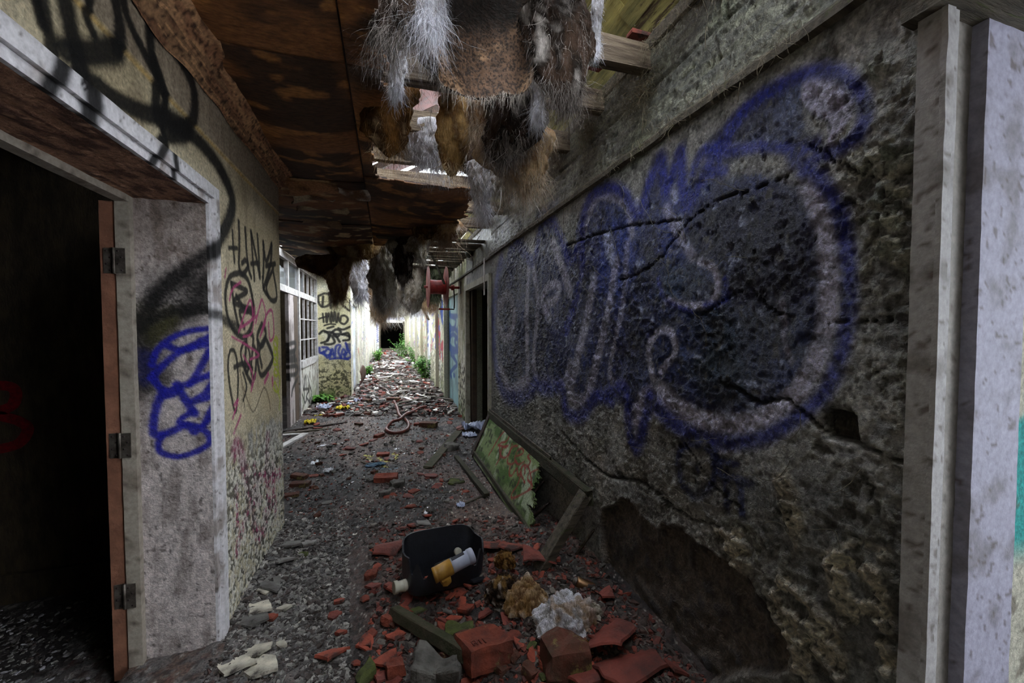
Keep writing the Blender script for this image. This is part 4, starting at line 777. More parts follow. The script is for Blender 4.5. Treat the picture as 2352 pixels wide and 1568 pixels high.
# sarking boards of the right-hand roof slope, running along the corridor
for r in range(6):
    t0 = r/5.5; xx = 1.42-.40*t0-.04; zz = 2.80+.30*t0+.03; y = .2
    while y < 27.5:
        L = rb.uniform(1.2, 2.6); g = rb.random() < (.15+.12*r if y > 6 else max(0, -.02+.035*r))
        if not g: beam('roof_board', (xx, y, zz), (xx+rb.uniform(-.01, .01), y+L-.01, zz+rb.uniform(-.01, .01)), .096, .018, WOODY if y < 8 else WOODG, ceil, seg=5, local=CZ, roll=math.radians(-36), jit=.18)
        y += L
# rafters of both slopes
for i in range(30):
    y = .55+i*.9
    beam('rafter', (1.46, y, 2.80), (1.02 if i % 3 else .62, y, 3.12 if i % 3 else 3.40), .045, .09, WOODG, ceil, seg=3, local=CZ)
    if y < 24: beam('rafter', (-1.7, y, 2.75), (.62 if y < 9 else .1, y, 4.20 if y < 9 else 3.9), .045, .09, WOODD, ceil, seg=3, local=CZ)
# tiled left-hand slope seen from below: rows of tiles, with gaps further along
for r in range(10):
    t = r/9; xx = -1.75+2.30*t; zz = 2.86+1.45*t
    y = -.6
    while y < 24:
        L = .84 if y < 9 else 1.6; drop = (1.0 if r == 9 and y < 1.6 else .0 if y < 6 else .30+.4*t if y < 9 else .55+.4*t) if y > .2 else 0
        if rb.random() > drop:
            P, Q = bevbox(.33, L-.015, .02, .1, .1, r*50+int(y*7), seg=2); a = math.atan2(1.45, 2.30)-.06; ca, sa = math.cos(a), math.sin(a)
            P = np.stack([P[:, 0]*ca-P[:, 2]*sa+xx, P[:, 1]+y+L/2, P[:, 0]*sa+P[:, 2]*ca+zz-2.55], 1)
            npmesh('roof_tile_strip', P, Q, TILEUN, ceil, smooth=False)
        y += L
# closed-in back of the corridor (the camera's side) and outer shell
flat('wall_corridor_back', -.98, 3.5, -3.1, -3.0, 0, 2.7, GRIM)
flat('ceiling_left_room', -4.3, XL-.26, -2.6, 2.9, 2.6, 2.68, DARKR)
flat('wall_light_block_end', 1.5, 4.4, -3.0, -2.9, 0, 1.1, GRIM); flat('wall_light_block_end', 1.5, 4.4, -3.0, -2.9, 2.1, 2.75, GRIM)  # unseen wall with an open band, added to cut light from behind
flat('wall_light_block_side', 4.4, 4.5, -1.5, YJ+.2, 0, 2.75, GRIM)  # unseen wall added to close off most of the side light
flat('ceiling_light_block', XR+.3, 4.4, -2.4, YJ+.3, 2.7, 2.78, DARKR); flat('wall_right_room_front', 1.4, 1.5, -3, -1.7, 0, 2.6, GRIM)  # unseen ceiling over the right room, added and sized to reduce its light
flat('ceiling_near', XL-.27, XR+.3, -3.1, .28, 2.57, 2.65, DARKR)
flat('wall_outer_left', -1.9, -1.8, -3, 3.0, 2.6, 2.95, GRIM)
flat('wall_far_right_room', 4.4, 4.5, YJ+.2, Y2+.3, 0, 2.7, DARKR)
# room behind glazed screen
flat('wall_screen_room', -4.3, -4.2, YLC-.3, YP+.9, 0, 2.6, mat('ochre_plaster', (120, 96, 50), (60, 46, 30), sc=3, rough=.9)); flat('wall_screen_room_end', -4.2, XS-.02, YP+.8, YP+.9, 0, 2.6, DARKR); flat('ceiling_screen_room', -4.3, XS-.06, YLC-.3, YP+.9, 2.56, 2.62, DARKR); flat('wall_screen_room_near', -4.2, XS-.1, 2.92, 3.0, 0, 2.6, DARKR)
# rooms behind far doors are closed leaves; slab behind them
flat('wall_niche_left', XL-.22, XL-.12, YD0-.1, YD1+.1, 0, 2.2, DARKR); flat('wall_niche_right', XR+.14, XR+.22, Y3-.1, Y4+.1, 0, 2.2, DARKR); flat('wall_niche_right_far', XR+.14, XR+.22, Y5-.1, Y6+.1, 0, 2.2, DARKR)
# ---- glazed screen in the recess
scr = struct(empty('window_1', (XS, 0, 0)))
def sb(name, y0, y1, z0, z1, x0=-.03, x1=.03, m=None, parent=None, col=None):
    m = m or WHITEW; P, Q = bevbox(x1-x0, y1-y0, z1-z0, .08, .04, int((y0*31+z0*17)*100) % 9999, seg=2); P += np.array([(x0+x1)/2, (y0+y1)/2, z0]); return npmesh(name, P, Q, m, parent or scr, smooth=False)
Ys = lambda x: onX(x, 755, XS).y
Z1 = 1.98; ya, yb, yc = YLC+.05, Ys(685), YP
sb('mullion', yb-.05, yb+.05, 0, 2.48); sb('mullion', yc-.10, yc, 0, 2.48); sb('mullion', Ys(660)-.03, Ys(660)+.03, Z1, 2.42); sb('transom', ya, yb-.05, Z1-.02, Z1+.08); sb('transom', yb+.05, yc-.1, Z1-.02, Z1+.08); sb('head_rail', ya, yc, 2.42, 2.52); sb('mullion', ya-.05, ya+.03, 0, 2.48)
sb('window_sill', yb+.05, yc-.1, .80, .92, -.04, .05)
pan = Paint(lambda x, y: onX(x, y, XS+.02), (1, 2))
for pts in ([(270, 1120), (275, 1200), (290, 1080), (300, 1200)], [(310, 1080), (325, 1160), (340, 1220), (320, 1300)], [(265, 1230), (290, 1300), (300, 1240)], [(275, 1190), (320, 1190), (300, 1250), (330, 1300)], [(285, 1100), (280, 1320)]): pan.add(pts, 1.2, (40, 38, 38), .4, .9, cl=CP)
V, Q = gbox(-.02, .02, yb+.05, yc-.1, .0, .80, .012); col = np.tile(lin((214, 212, 204)), (len(V), 1)); W2 = V+np.array([XS, 0, 0]); col = mixc(col, lin((120, 132, 84)), (1-sst(V[:, 2], .1, .6))*sst(fbm(W2, 6, 3, 520), .4, .6)*.7); col = mixc(col, lin((110, 100, 84)), sst(fbm(W2*np.array([1, 1, .4]), 20, 3, 521), .56, .62)*.8); col = pan.apply(W2, col)
npmesh('lower_panel', V, Q, TRIM, scr, col=col, smooth=False)
def lights(y0, y1, z0, z1, nc, nr, glass, bar=.022):
    for c in range(1, nc): y = y0+(y1-y0)*c/nc; sb('glazing_bar', y-bar/2, y+bar/2, z0, z1, -.018, .018)
    for r in range(1, nr): z = z0+(z1-z0)*r/nr; sb('glazing_bar', y0, y1, z-bar/2, z+bar/2, -.017, .017)
    for c in range(nc):
        for r in range(nr):
            if rb.random() < glass:
                a, b = y0+(y1-y0)*c/nc+bar/2, y0+(y1-y0)*(c+1)/nc-bar/2; d, e = z0+(z1-z0)*r/nr+bar/2, z0+(z1-z0)*(r+1)/nr-bar/2
                k = rb.uniform(.25, .8); pts = [(a, d), (b, d), (b, d+(e-d)*k), ((a+b)/2, d+(e-d)*rb.uniform(.2, .9)), (a, e)] if rb.random() < .7 else [(a, d), (b, d), (b, e), (a, e)]
                n = len(pts); VV = [(-.002, p[0], p[1]) for p in pts]+[(.002, p[0], p[1]) for p in pts]; QQ = [tuple(range(n)), tuple(range(2*n-1, n-1, -1))]+[(i, (i+1) % n, n+(i+1) % n, n+i) for i in range(n)]
                npmesh('pane', VV, QQ, GLASS, scr, smooth=False)
lights(yb+.05, yc-.1, .92, Z1-.02, 4, 3, .15); lights(yb+.05, yc-.1, Z1+.08, 2.42, 4, 1, .4); lights(Ys(660)+.03, yb-.05, Z1+.08, 2.42, 1, 1, 1); lights(ya, Ys(660)-.03, Z1+.08, 2.42, 3, 1, .8)
# the open glazed-screen door leaf (seen edge on) with a black tag
yd = Ys(664)
dl = struct(empty('door_5', (XS, 0, 0)))
demo = Paint(lambda x, y: onX(x, y, XS+.02), (1, 2))
for pts in ([(150, 830), (165, 815), (205, 810), (205, 860), (160, 880), (150, 830)], [(150, 900), (200, 880)], [(155, 930), (205, 920)], [(190, 880), (200, 960)], [(140, 960), (215, 950)], [(140, 1010), (215, 1000), (215, 1060), (145, 1070), (140, 1010)], [(220, 1105), (185, 1180), (175, 1240)], [(150, 1090), (165, 1110)]): demo.add(pts, 2.2, (18, 17, 17), .4, .95, cl=CP)
for (a, b, base) in ((Ys(659), Ys(671), (188, 178, 176)), (Ys(671)+.01, Ys(680), (92, 76, 64))):
    V, Q = gbox(-.02, .025, a, b, .02, Z1-.03, .014); col = np.tile(lin(base), (len(V), 1)); W2 = V+np.array([XS, 0, 0]); col = mixc(col, lin((80, 66, 56)), sst(fbm(W2*np.array([1, 1, .3]), 18, 3, 530), .55, .62)*.7); col = demo.apply(W2, col); npmesh('door_stile', V, Q, TRIM, dl, col=col, smooth=False)
# ================================================================== HANGING INSULATION
TONE = {'white': ((228, 226, 234), (176, 170, 168), (240, 240, 248)), 'amber': ((180, 144, 92), (112, 80, 44), (228, 208, 172)), 'dark': ((66, 50, 40), (30, 22, 17), (190, 180, 172)),
        'grey': ((196, 188, 172), (124, 114, 96), (226, 222, 220)), 'cream': ((198, 166, 126), (136, 102, 70), (228, 214, 200)), 'moss': ((92, 98, 74), (50, 54, 40), (130, 136, 112)), 'brown': ((112, 76, 36), (60, 38, 20), (190, 160, 120))}
def strands(name, roots, dirs, lens, cols, wid, parent, seed=0, seg=5, curl=.35, grav=1.0):
    """thin tapering fibres, all in one mesh"""
    r = np.random.default_rng(seed); n = len(roots); p = roots.copy(); d = dirs.copy(); V = np.zeros((n, seg+1, 2, 3)); side = r.normal(size=(n, 3)); side /= np.linalg.norm(side, axis=1)[:, None]
    k = r.normal(size=(n, 3))*curl
    for i in range(seg+1):
        w = (wid*(1-.8*i/seg))[:, None]; V[:, i, 0] = p+side*w; V[:, i, 1] = p-side*w
        k = k*.6+r.normal(size=(n, 3))*curl; d = d+k*.5+np.array([0, 0, -.35*grav]); d /= np.linalg.norm(d, axis=1)[:, None]; p = p+d*(lens/seg)[:, None]
    b = np.arange(n)[:, None]*(2*(seg+1))+np.arange(seg)[None, :]*2; Q = np.stack([b, b+1, b+3, b+2], -1).reshape(-1, 4)
    C_ = np.repeat(cols, 2*(seg+1), 0); o = npmesh(name, V.reshape(-1, 3), Q, STR, parent, col=C_, smooth=True); o['kind'] = 'stuff'; return o
def clump(px, y0, y1, w, D, tone, label, n=None, flat=1.0, tip=.35, seed=0, group=None, name='insulation_tuft', lean=0.0, lenf=.45, rot=0.0, top=.7, fringe=0.0):
    if D > 6: y0 = min(y0, 755-1.07*F/D); lenf *= .6
    w *= 1.18
    a = atD(px, y0, D)
    if D > 6: beam('ceiling_slat', (XL-.02, a.y, 2.53), (XR+.04, a.y+.03, 2.53), .11, .025, WOODG, ceil, seg=4, local=CZ, jit=.2)
    a = atD(px, y0, D); b = atD(px, y1, D*1.0); R = w*D/F/2; Hh = (a-b).length; base, dk, hi = TONE[tone]; r = np.random.default_rng(900+seed+int(px)); root = empty(name, a)
    nu, nv = 40, 44; t = np.linspace(0, 1, nv); th = np.linspace(0, 2*PI, nu, endpoint=False); T, A = np.meshgrid(t, th, indexing='ij'); T = T.ravel(); A = A.ravel()
    prof = (top+(1-top)*np.sin(np.minimum(T*1.7, 1)*PI/2))*np.sqrt(np.clip(1-np.maximum(0, (T-(1-tip*1.2))/(tip*1.2))**2*.985, .0, 1))*np.where(T < .04, T/.04*.9+.1, 1)
    P = np.stack([np.cos(A)*2+px*.1, np.sin(A)*2, T*Hh/R*1.2+seed], 1)
    q = prof*R*(.72+.62*fbm(P, 1.1, 3, seed+3)+.30*(fbm(P*np.array([1, 1, .4]), 4, 3, seed+4)-.5)*2)
    V = np.stack([np.cos(A+rot)*q, np.sin(A+rot)*q*.55*flat, -T*Hh*(.93+.16*fbm(P, .9, 2, seed+6))], 1); 
    sw = (fbm(np.stack([T*2+px, T*0, T*0], 1), 1, 2, seed+8)-.5)*R*.9; ya = -TH
    x, y = V[:, 0]+sw+lean*T*Hh, V[:, 1]; V[:, 0], V[:, 1] = x*math.cos(ya)-y*math.sin(ya), x*math.sin(ya)+y*math.cos(ya)
    V += .10*R*(np.stack([fbm(V/R*2.5, 1, 4, seed+11), fbm(V/R*2.5, 1, 4, seed+12), fbm(V/R*2.5, 1, 4, seed+13)], 1)-.5)*2.2
    f = fbm(V*np.array([1, 1, .35])/R*2.2, 1.2, 4, seed+5); col = np.tile(lin(base), (len(V), 1)); col = mixc(col, lin(dk), sst(f, .36, .56)); col = mixc(col, lin(hi), sst(f, .56, .72)*.6)
    i = np.arange(nu*nv).reshape(nv, nu); j = np.roll(i, -1, 1); Q = np.stack([i[:-1], i[1:], j[1:], j[:-1]], -1).reshape(-1, 4)
    V = np.concatenate([V, [V[:nu].mean(0), V[-nu:].mean(0)-np.array([0, 0, .01])]]); col = np.concatenate([col, col[:2]]); e = nu*nv
    caps = np.array([[i[0, k], j[0, k], e, e] for k in range(nu)]+[[j[-1, k], i[-1, k], e+1, e+1] for k in range(nu)])
    VV = V; faces = [tuple(q) for q in Q.tolist()]+[tuple(c[:3]) for c in caps.tolist()]
    npmesh('fibre_body', VV, faces, FIB, root, col=col)
    n = int((n or min(2600, max(160, (y1-y0)*w*.20)))*2.2)
    ids = r.integers(0, nu*nv, n); low = r.random(n) < .3; ids = np.where(low, r.integers(int(nu*nv*.8), nu*nv, n), ids)
    rt = V[ids]; ax = np.array([0, 0, 1.0]); c = V[:nu*nv].mean(0); out = rt-np.array([c[0], c[1], 0]); out[:, 2] = 0; out /= np.linalg.norm(out, axis=1)[:, None]+1e-6
    d = out*(.2+.6*r.random((n, 1)))+np.array([0, 0, -1.1])+r.normal(size=(n, 3))*.35; d += 1.5*(np.stack([fbm(rt/R*2.6, 1, 2, seed+41), fbm(rt/R*2.6, 1, 2, seed+42), fbm(rt/R*2.6, 1, 2, seed+43)], 1)-.5)*np.array([1, 1, .4]); d /= np.linalg.norm(d, axis=1)[:, None]
    L = np.minimum(R*2.2, Hh)*lenf*(.18+.8*r.random(n)**2); L = np.where(low, L*1.9, L); m = r.random(n)[:, None]
    tn = fbm(rt/R, 1.3, 3, seed+20); hm = sst(tn, .45, .6)[:, None]; cs = np.array(lin(hi))*(.35+.65*hm)*m+np.array(lin(base))*(1-m)*(.6+.6*m); cs = np.where(r.random((n, 1)) < .12, np.array(lin(dk)), cs)
    strands('fibres', rt, d, L, cs, np.full(n, max(.0003, .30*D/F))*(0.5+1.1*r.random(n)**2), root, seed+30, 6 if D < 3 else 4, curl=.5, grav=1.2)
    tag(root, label, 'insulation', group); return root
clump(1003, 30, 178, 56, 1.75, 'dark', 'dark insulation wad between the white top tassel and the speckled board', seed=50, lenf=.4)
clump(1092, 300, 398, 78, 2.45, 'dark', 'dark insulation wad behind the amber blade and the cream tassel', seed=51, lenf=.4)
clump(1030, 120, 215, 50, 2.0, 'brown', 'brown insulation wad hanging over the joist just left of the speckled board foot', seed=52, lenf=.4)
clump(1150, 392, 440, 90, 2.5, 'grey', 'pale ragged insulation fringe under the fluffy cream ball', seed=53, lenf=1.0)
clump(960, -40, 40, 60, 1.45, 'white', 'white insulation wisps at the top edge between two tassels', seed=54, lenf=.7)
clump(905, -40, 100, 120, 1.42, 'dark', 'dark insulation tuft with white tassels at the top edge, nearest the brown ceiling boards', seed=1, lenf=.5)
clump(985, -50, 60, 70, 1.40, 'white', 'short white insulation tassel at the top edge beside the speckled hanging board', seed=2, lenf=.8)
clump(862, 55, 118, 46, 1.62, 'white', 'small frayed white tuft stuck at the right edge of the ceiling board joint', seed=21, lenf=.8)
clump(912, 78, 215, 38, 1.68, 'white', 'long thin white insulation tassel hanging in front of the reddish joist', seed=3, lenf=.55, tip=.7)
clump(903, 185, 350, 100, 1.95, 'brown', 'flat brown-amber insulation sheet hanging left of the joist gap', seed=4, flat=.25, tip=.5, n=700)
clump(975, 288, 385, 130, 2.35, 'white', 'wide white insulation lump bulging over the far end of the ceiling hole', seed=5, top=.9, tip=.9, lenf=.35)
clump(1040, 212, 395, 74, 2.05, 'amber', 'amber blade-shaped insulation slab hanging point down in the middle of the hole', seed=6, flat=.4, tip=.8, n=600, lenf=.3)
clump(1102, 135, 308, 56, 1.85, 'cream', 'cream and amber insulation tassel hanging from the lower edge of the speckled board', seed=7, lenf=.6, tip=.5)
clump(1170, 150, 360, 108, 1.80, 'dark', 'dark brown insulation mass hanging behind the speckled board', seed=8, lenf=.35, tip=.4)
clump(1182, 262, 425, 138, 2.02, 'cream', 'large fluffy cream insulation ball low in the ceiling hole above the corridor', seed=9, tip=.55, lenf=.3, top=.85, n=2200)
clump(1100, 365, 492, 44, 2.25, 'white', 'narrow white insulation tassel dangling below the fluffy cream ball', seed=10, lenf=.6, tip=.8)
clump(1232, 105, 275, 34, 1.72, 'white', 'thin white insulation strand in front of the bright gap between two joists', seed=11, lenf=.7, tip=.8)
clump(1288, -60, 240, 128, 1.42, 'dark', 'big dark brown insulation mass with pale fringe at the top, beside the sky gap', seed=12, lenf=.35, tip=.75, n=2400)
clump(1376, -50, 118, 24, 1.45, 'white', 'white insulation tassel hanging across the bright sky gap', seed=13, lenf=.7, tip=.9)
clump(1215, 408, 452, 40, 2.3, 'grey', 'small grey wisp hanging under the fluffy cream ball near the wall', seed=14, lenf=.9)
clump(1028, 498, 556, 52, 4.1, 'cream', 'cream tassel under the far edge of the ceiling board, nearest the graffiti wall', seed=15, lenf=.8)
clump(974, 500, 548, 50, 4.2, 'brown', 'brown insulation tuft under the broken far edge of the ceiling board', seed=16, lenf=.5)
clump(930, 500, 650, 38, 4.5, 'dark', 'dark strip of insulation hanging in the middle of the corridor', seed=17, lenf=.4, flat=.4)
clump(957, 545, 600, 84, 4.6, 'grey', 'round grey-white nest-like wad of insulation held by a broken lath', seed=18, top=.8, tip=.9, lenf=.3)
clump(880, 538, 705, 50, 5.0, 'grey', 'shaggy grey insulation column hanging left of the corridor centre', seed=19, lenf=.45)
clump(738, 588, 634, 92, 4.9, 'brown', 'brown furry insulation cushion bulging down beside the glazed screen', seed=20, top=.9, tip=.9, lenf=.2)
clump(778, 588, 690, 48, 4.9, 'cream', 'orange and cream insulation beard hanging in front of the tagged pier', seed=22, lenf=.5, tip=.7)
clump(805, 545, 600, 100, 4.9, 'amber', 'amber insulation roll with white fringe at the front edge of the sagging ceiling', seed=23, top=.9, tip=.8, lenf=.5)
clump(826, 592, 690, 34, 5.6, 'white', 'pale stringy insulation curtain right of the cream beard', seed=24, lenf=.7)
clump(866, 655, 738, 44, 6.6, 'cream', 'cream insulation tuft hanging low halfway down the corridor', seed=25, lenf=.6)
clump(902, 600, 715, 48, 7.0, 'grey', 'long grey-white insulation column halfway down the corridor', seed=26, lenf=.5)
clump(948, 598, 712, 44, 7.0, 'grey', 'ragged grey insulation tuft right of the corridor centre, below the nest-like wad', seed=27, lenf=.5)
clump(980, 655, 715, 40, 8.8, 'cream', 'pale insulation tuft in front of the far right wall top', seed=28, lenf=.6)
clump(845, 652, 694, 38, 8.2, 'brown', 'small brown insulation pad near the top of the far left wall', seed=29, lenf=.3)
clump(1002, 636, 690, 52, 6.9, 'moss', 'mossy grey-green wad hanging left of the red hose drum', seed=31, lenf=.4, top=.9, tip=.9)
clump(915, 688, 726, 60, 12, 'grey', 'far pale insulation tangle just above the end doorway', seed=32, lenf=.7)
clump(958, 690, 722, 34, 12, 'white', 'far white insulation wisp right of the end doorway top', seed=33, lenf=.8)
clump(884, 700, 724, 24, 13, 'amber', 'far amber insulation wisp left of the end doorway top', seed=34, lenf=.8)
# speckled board flap hanging from the broken ceiling
def flap():
    root = empty('hanging_board', atD(1115, -60, 1.38)); nx, ny = 170, 150; s, t = np.meshgrid(np.linspace(0, 1, nx), np.linspace(0, 1, ny), indexing='ij'); s, t = s.ravel(), t.ravel(); P = np.stack([s, t, 0*s], 1)
    e = .10*(fbm(np.stack([s, 0*s, 0*s], 1), 6, 4, 600)-.5); V = []; pts = []
    for a, b, c in zip(s, t, e):
        yb = 165+110*(1-(2*a-1)**2)**.5*.55+c*240
        x = 1000+235*a-14*(b)*(a-.5); y = -60+(yb+60)*b; D = 1.36+.13*b+.05*math.sin(b*2.4)-.05*math.sin(a*PI)
        pts.append(atD(x, y, D))
    V = np.array([tuple(p-root.location) for p in pts]); V += .012*(fbm(P, 5, 3, 601)[:, None]-.5)*np.array(fwd)
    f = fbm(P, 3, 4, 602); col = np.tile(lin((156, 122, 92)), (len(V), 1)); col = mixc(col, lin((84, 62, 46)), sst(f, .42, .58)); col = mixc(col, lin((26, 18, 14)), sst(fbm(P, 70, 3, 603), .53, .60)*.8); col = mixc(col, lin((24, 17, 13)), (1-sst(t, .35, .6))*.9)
    V2 = V+np.array(fwd)*.012; n = len(V); q = gidx(nx, ny); i = np.arange(n).reshape(nx, ny); rim = np.concatenate([i[:, 0], i[-1, 1:], i[::-1, -1][1:], i[0, ::-1][1:-1]]); rm = np.stack([rim, np.roll(rim, -1), np.roll(rim, -1)+n, rim+n], 1)
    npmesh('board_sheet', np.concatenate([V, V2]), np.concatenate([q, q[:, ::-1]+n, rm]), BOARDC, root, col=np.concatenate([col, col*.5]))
    r = np.random.default_rng(5); ids = r.choice(i[:, -4:].ravel(), 260); d = np.tile([0, 0, -1.], (260, 1))+r.normal(size=(260, 3))*.4; strands('fibres', V[ids], d, .02+.06*r.random(260), np.tile(lin((150, 140, 130)), (260, 1)), np.full(260, .0008), root, 9)
    tag(root, 'speckled tan sheet of broken ceiling board hanging at the top centre', 'board')
flap()
# wires dangling through the hole
tag(tubes('dangling_wire', [smooth([atD(x, y0, 2.0), atD(x+3, (y0+y1)/2, 2.0), atD(x+1, y1, 2.0)], 4) for x, y0, y1 in ((958, 178, 215), (966, 180, 232))], .0016, METAL, None), 'pair of thin wires dangling below the reddish joist', 'wire')
tag(tubes('dangling_wire', [smooth([atD(x, y0, 2.0), atD(x-4, (y0+y1)/2, 2.0), atD(x+1, y1, 2.0)], 4) for x, y0, y1 in ((1016, 180, 236), (992, 250, 300))], .0016, METAL, None), 'thin wires hanging in front of the red tile underside in the ceiling hole', 'wire')
# roots and cobweb along the wall plate and rail
def webs(name, n, label, y0, y1, zf, spread, L, seed, xo_=.015, group=None):
    r = np.random.default_rng(seed); y = y0*(y1/y0)**r.random(n); rt = np.stack([XR-xo_-.05*r.random(n), y, zf+spread*(r.random(n)-.5)], 1); d = r.normal(size=(n, 3))*np.array([.5, 1, .6])+np.array([-.1, 0, -.5]); d /= np.linalg.norm(d, axis=1)[:, None]
    c = np.array(lin((122, 112, 92)))*(.35+.9*r.random((n, 1))); o = strands(name, rt, d, L*(.3+r.random(n)**2*1.2), c, np.full(n, .0007)*(.6+y*.25), None, seed, 7, curl=.5, grav=.5); tag(o, label, 'cobweb', group)
webs('dry_root_tangle', 2600, 'dry roots and cobwebs matted along the top of the graffiti wall', .9, 7, 2.68, .09, .13, 700, .02)
webs('dry_root_tangle', 900, 'dry rootlets hanging from the rail above the blue graffiti', .8, 5, 2.28, .05, .08, 701, .035)
for k, (x, y, rr_) in enumerate([(1470, 215, .10), (1350, 300, .07), (1280, 330, .08)]):
    p = onX(x, y, XR-.03); r = np.random.default_rng(720+k); n = 700; rt = np.array(p)+r.normal(size=(n, 3))*np.array([.2, .6, .45])*rr_; d = r.normal(size=(n, 3)); d /= np.linalg.norm(d, axis=1)[:, None]
    tag(strands('dry_root_tangle', rt, d, .03+.09*r.random(n), np.array(lin((104, 94, 72)))*(.3+.9*r.random((n, 1))), np.full(n, .0009), None, 730+k, 6, curl=.7, grav=.6), ['dry root clump on the wall top nearest the camera, above the spray loop', 'dry root clump on the wall top by the third joist end', 'dry root clump on the wall top by the fourth joist end'][k], 'roots')
r_ = random.Random(8); ln = []
for x, y0, y1 in [(1481, 235, 312), (1545, 290, 325), (1385, 560-60, 530), (1300, 430, 560), (1700, 190, 235), (1625, 60, 110)]:
    a = onX(x, y0, XR-.035); b = onX(x-5, y1, XR-.035); ln.append(smooth([a, a.lerp(b, .4)+Vector((-.01, r_.uniform(-.01, .01), 0)), b], 5))
tag(tubes('hanging_rootlets', ln, .0012, ROOT), 'long single rootlets trailing down over the graffiti wall', 'roots')['kind'] = 'stuff'
# cracked skin strands creeping over the wall's lower part
def creepers():
    r = random.Random(21); L = []
    for k in range(34):
        x, y = r.choice([(r.uniform(1500, 1900), r.uniform(980, 1250)), (r.uniform(1150, 1700), r.uniform(400, 700)), (r.uniform(1250, 1560), r.uniform(900, 1150))]); a = r.uniform(-.4, 1.2); pts = []
        for i in range(r.randint(5, 10)):
            p = onX(x, y, XR-.010-r.random()*.008); pts.append(p); a += r.uniform(-.6, .6); st = r.uniform(8, 20); x += math.cos(a)*st; y += math.sin(a)*st
        L.append(smooth(pts, 3))
    tag(tubes('dead_ivy_stems', L, .0009, mat('ivy_stem', (120, 116, 100), (70, 66, 54), sc=20), None, n=5), 'thin dead ivy stems clinging over the graffiti wall', 'ivy')['kind'] = 'stuff'
creepers()
# ================================================================== FIXTURES
# hose drum on the right wall
Yd = 6.35; Xd = XR-.34; zd = onY(1030, 660, Yd).z
hr = empty('hose_drum', (XR, Yd, zd)); cx = -.48
lathe('drum', [(.11, -.14), (.118, -.13), (.11, 0), (.118, .13), (.11, .14)], REDP, hr, n=32, axis='X', loc=(cx+.10, 0, 0))
for k, dx in enumerate((-.04, .24)):
    lathe('flange', [(.02, -.004), (.325, -.004), (.33, .0), (.325, .006), (.31, .002), (.02, .004)], PINKP, hr, n=48, axis='X', loc=(cx+dx, 0, 0))
lathe('axle', [(.02, -.1), (.02, .32), (.045, .33), (.045, .37), (.02, .38), (.02, .47)], REDP, hr, n=16, axis='X', loc=(cx, 0, 0))
tubes('crank_handle', [smooth([(cx+.36, 0, .02), (cx+.37, -.02, -.1), (cx+.37, -.02, -.33), (cx+.33, -.02, -.35), (cx+.14, -.02, -.35)], 3)], .011, DARKW, hr)
tubes('crank_grip', [[(cx+.30, -.02, -.35), (cx+.12, -.02, -.35)]], .017, REDP, hr)
P, Q = bevbox(.02, .14, .2, .1); npmesh('wall_bracket', P+np.array([-.012, 0, -.1]), Q, METAL, hr, smooth=False)
tag(hr, 'red enamel hose drum with two faded discs on the right wall', 'hose reel')
# alarm bell
pb = onX(1086, 578, XR); bl = empty('alarm_bell', (XR, pb.y, pb.z))
lathe('gong', [(.001, -.085), (.03, -.083), (.065, -.07), (.088, -.045), (.095, -.02), (.09, -.018)], BELLM, bl, n=36, axis='X', loc=(-.025, 0, 0)); P, Q = bevbox(.045, .10, .13, .1); npmesh('back_box', P+np.array([-.022, 0, -.065]), Q, DARKW, bl, smooth=False); lathe('gong_nut', [(.001, -.122), (.010, -.12), (.010, -.108)], METAL, bl, n=8, axis='X')
tag(bl, 'round dark green alarm bell high on the right wall', 'bell')
tag(tubes('electric_cable', [smooth([(XR-.012, pb.y, pb.z-.06), (XR-.02, pb.y-.1, pb.z-.16), (XR-.012, pb.y-.02, pb.z-.3)], 5), smooth([(XR-.012, pb.y, pb.z+.05), (XR-.05, pb.y-.25, pb.z+.02), (XR-.02, pb.y-.5, pb.z+.1)], 5)], .005, DARKW, None), 'loose dark cable running from the alarm bell along the wall', 'cable')
a = onX(1112, 592, XR-.03); b = onX(1116, 676, XR-.03)
tag(beam('broken_batten', a, (b.x, a.y, b.z), .022, .012, WHITEW, seg=4), 'pale narrow conduit strip hanging over the right doorway', 'conduit')
tag(beam('broken_lath', atD(984, 566, 5.4), atD(1021, 652, 5.6), .045, .015, WOODM, seg=4, jit=.1), 'mossy broken lath slanting down to the hose drum', 'lath')
tag(beam('broken_lath', atD(940, 645, 9), atD(985, 735, 9.5), .06, .03, WOODG, seg=3), 'dark broken lath hanging far down the corridor', 'lath')
# bricks and tile bits resting on joists and wall plate
def place(o, x, y, z, rx=0, ry=0, rz=0, s=1): o.location = (x, y, z); o.rotation_euler = (rx, ry, rz); o.scale = (s, s, s) if not isinstance(s, tuple) else s; return o
P, Q = bevbox(.075, .07, .05, .12, .12, 5); p = onX(1372, 195, 1.0)
tag(place(npmesh('brick_fragment', P, Q, BRICK, smooth=False), .99, p.y-.0, 2.735), 'red brick fragment sitting on the second joist end', 'brick')
P, Q = bevbox(.10, .05, .022, .15, .15, 15); p = onX(1478, 92, 1.1)
tag(place(npmesh('tile_fragment', P, Q, TILE, smooth=False), 1.09, 1.55, 2.757), 'red tile fragment lying on the nearest visible joist end', 'tile')
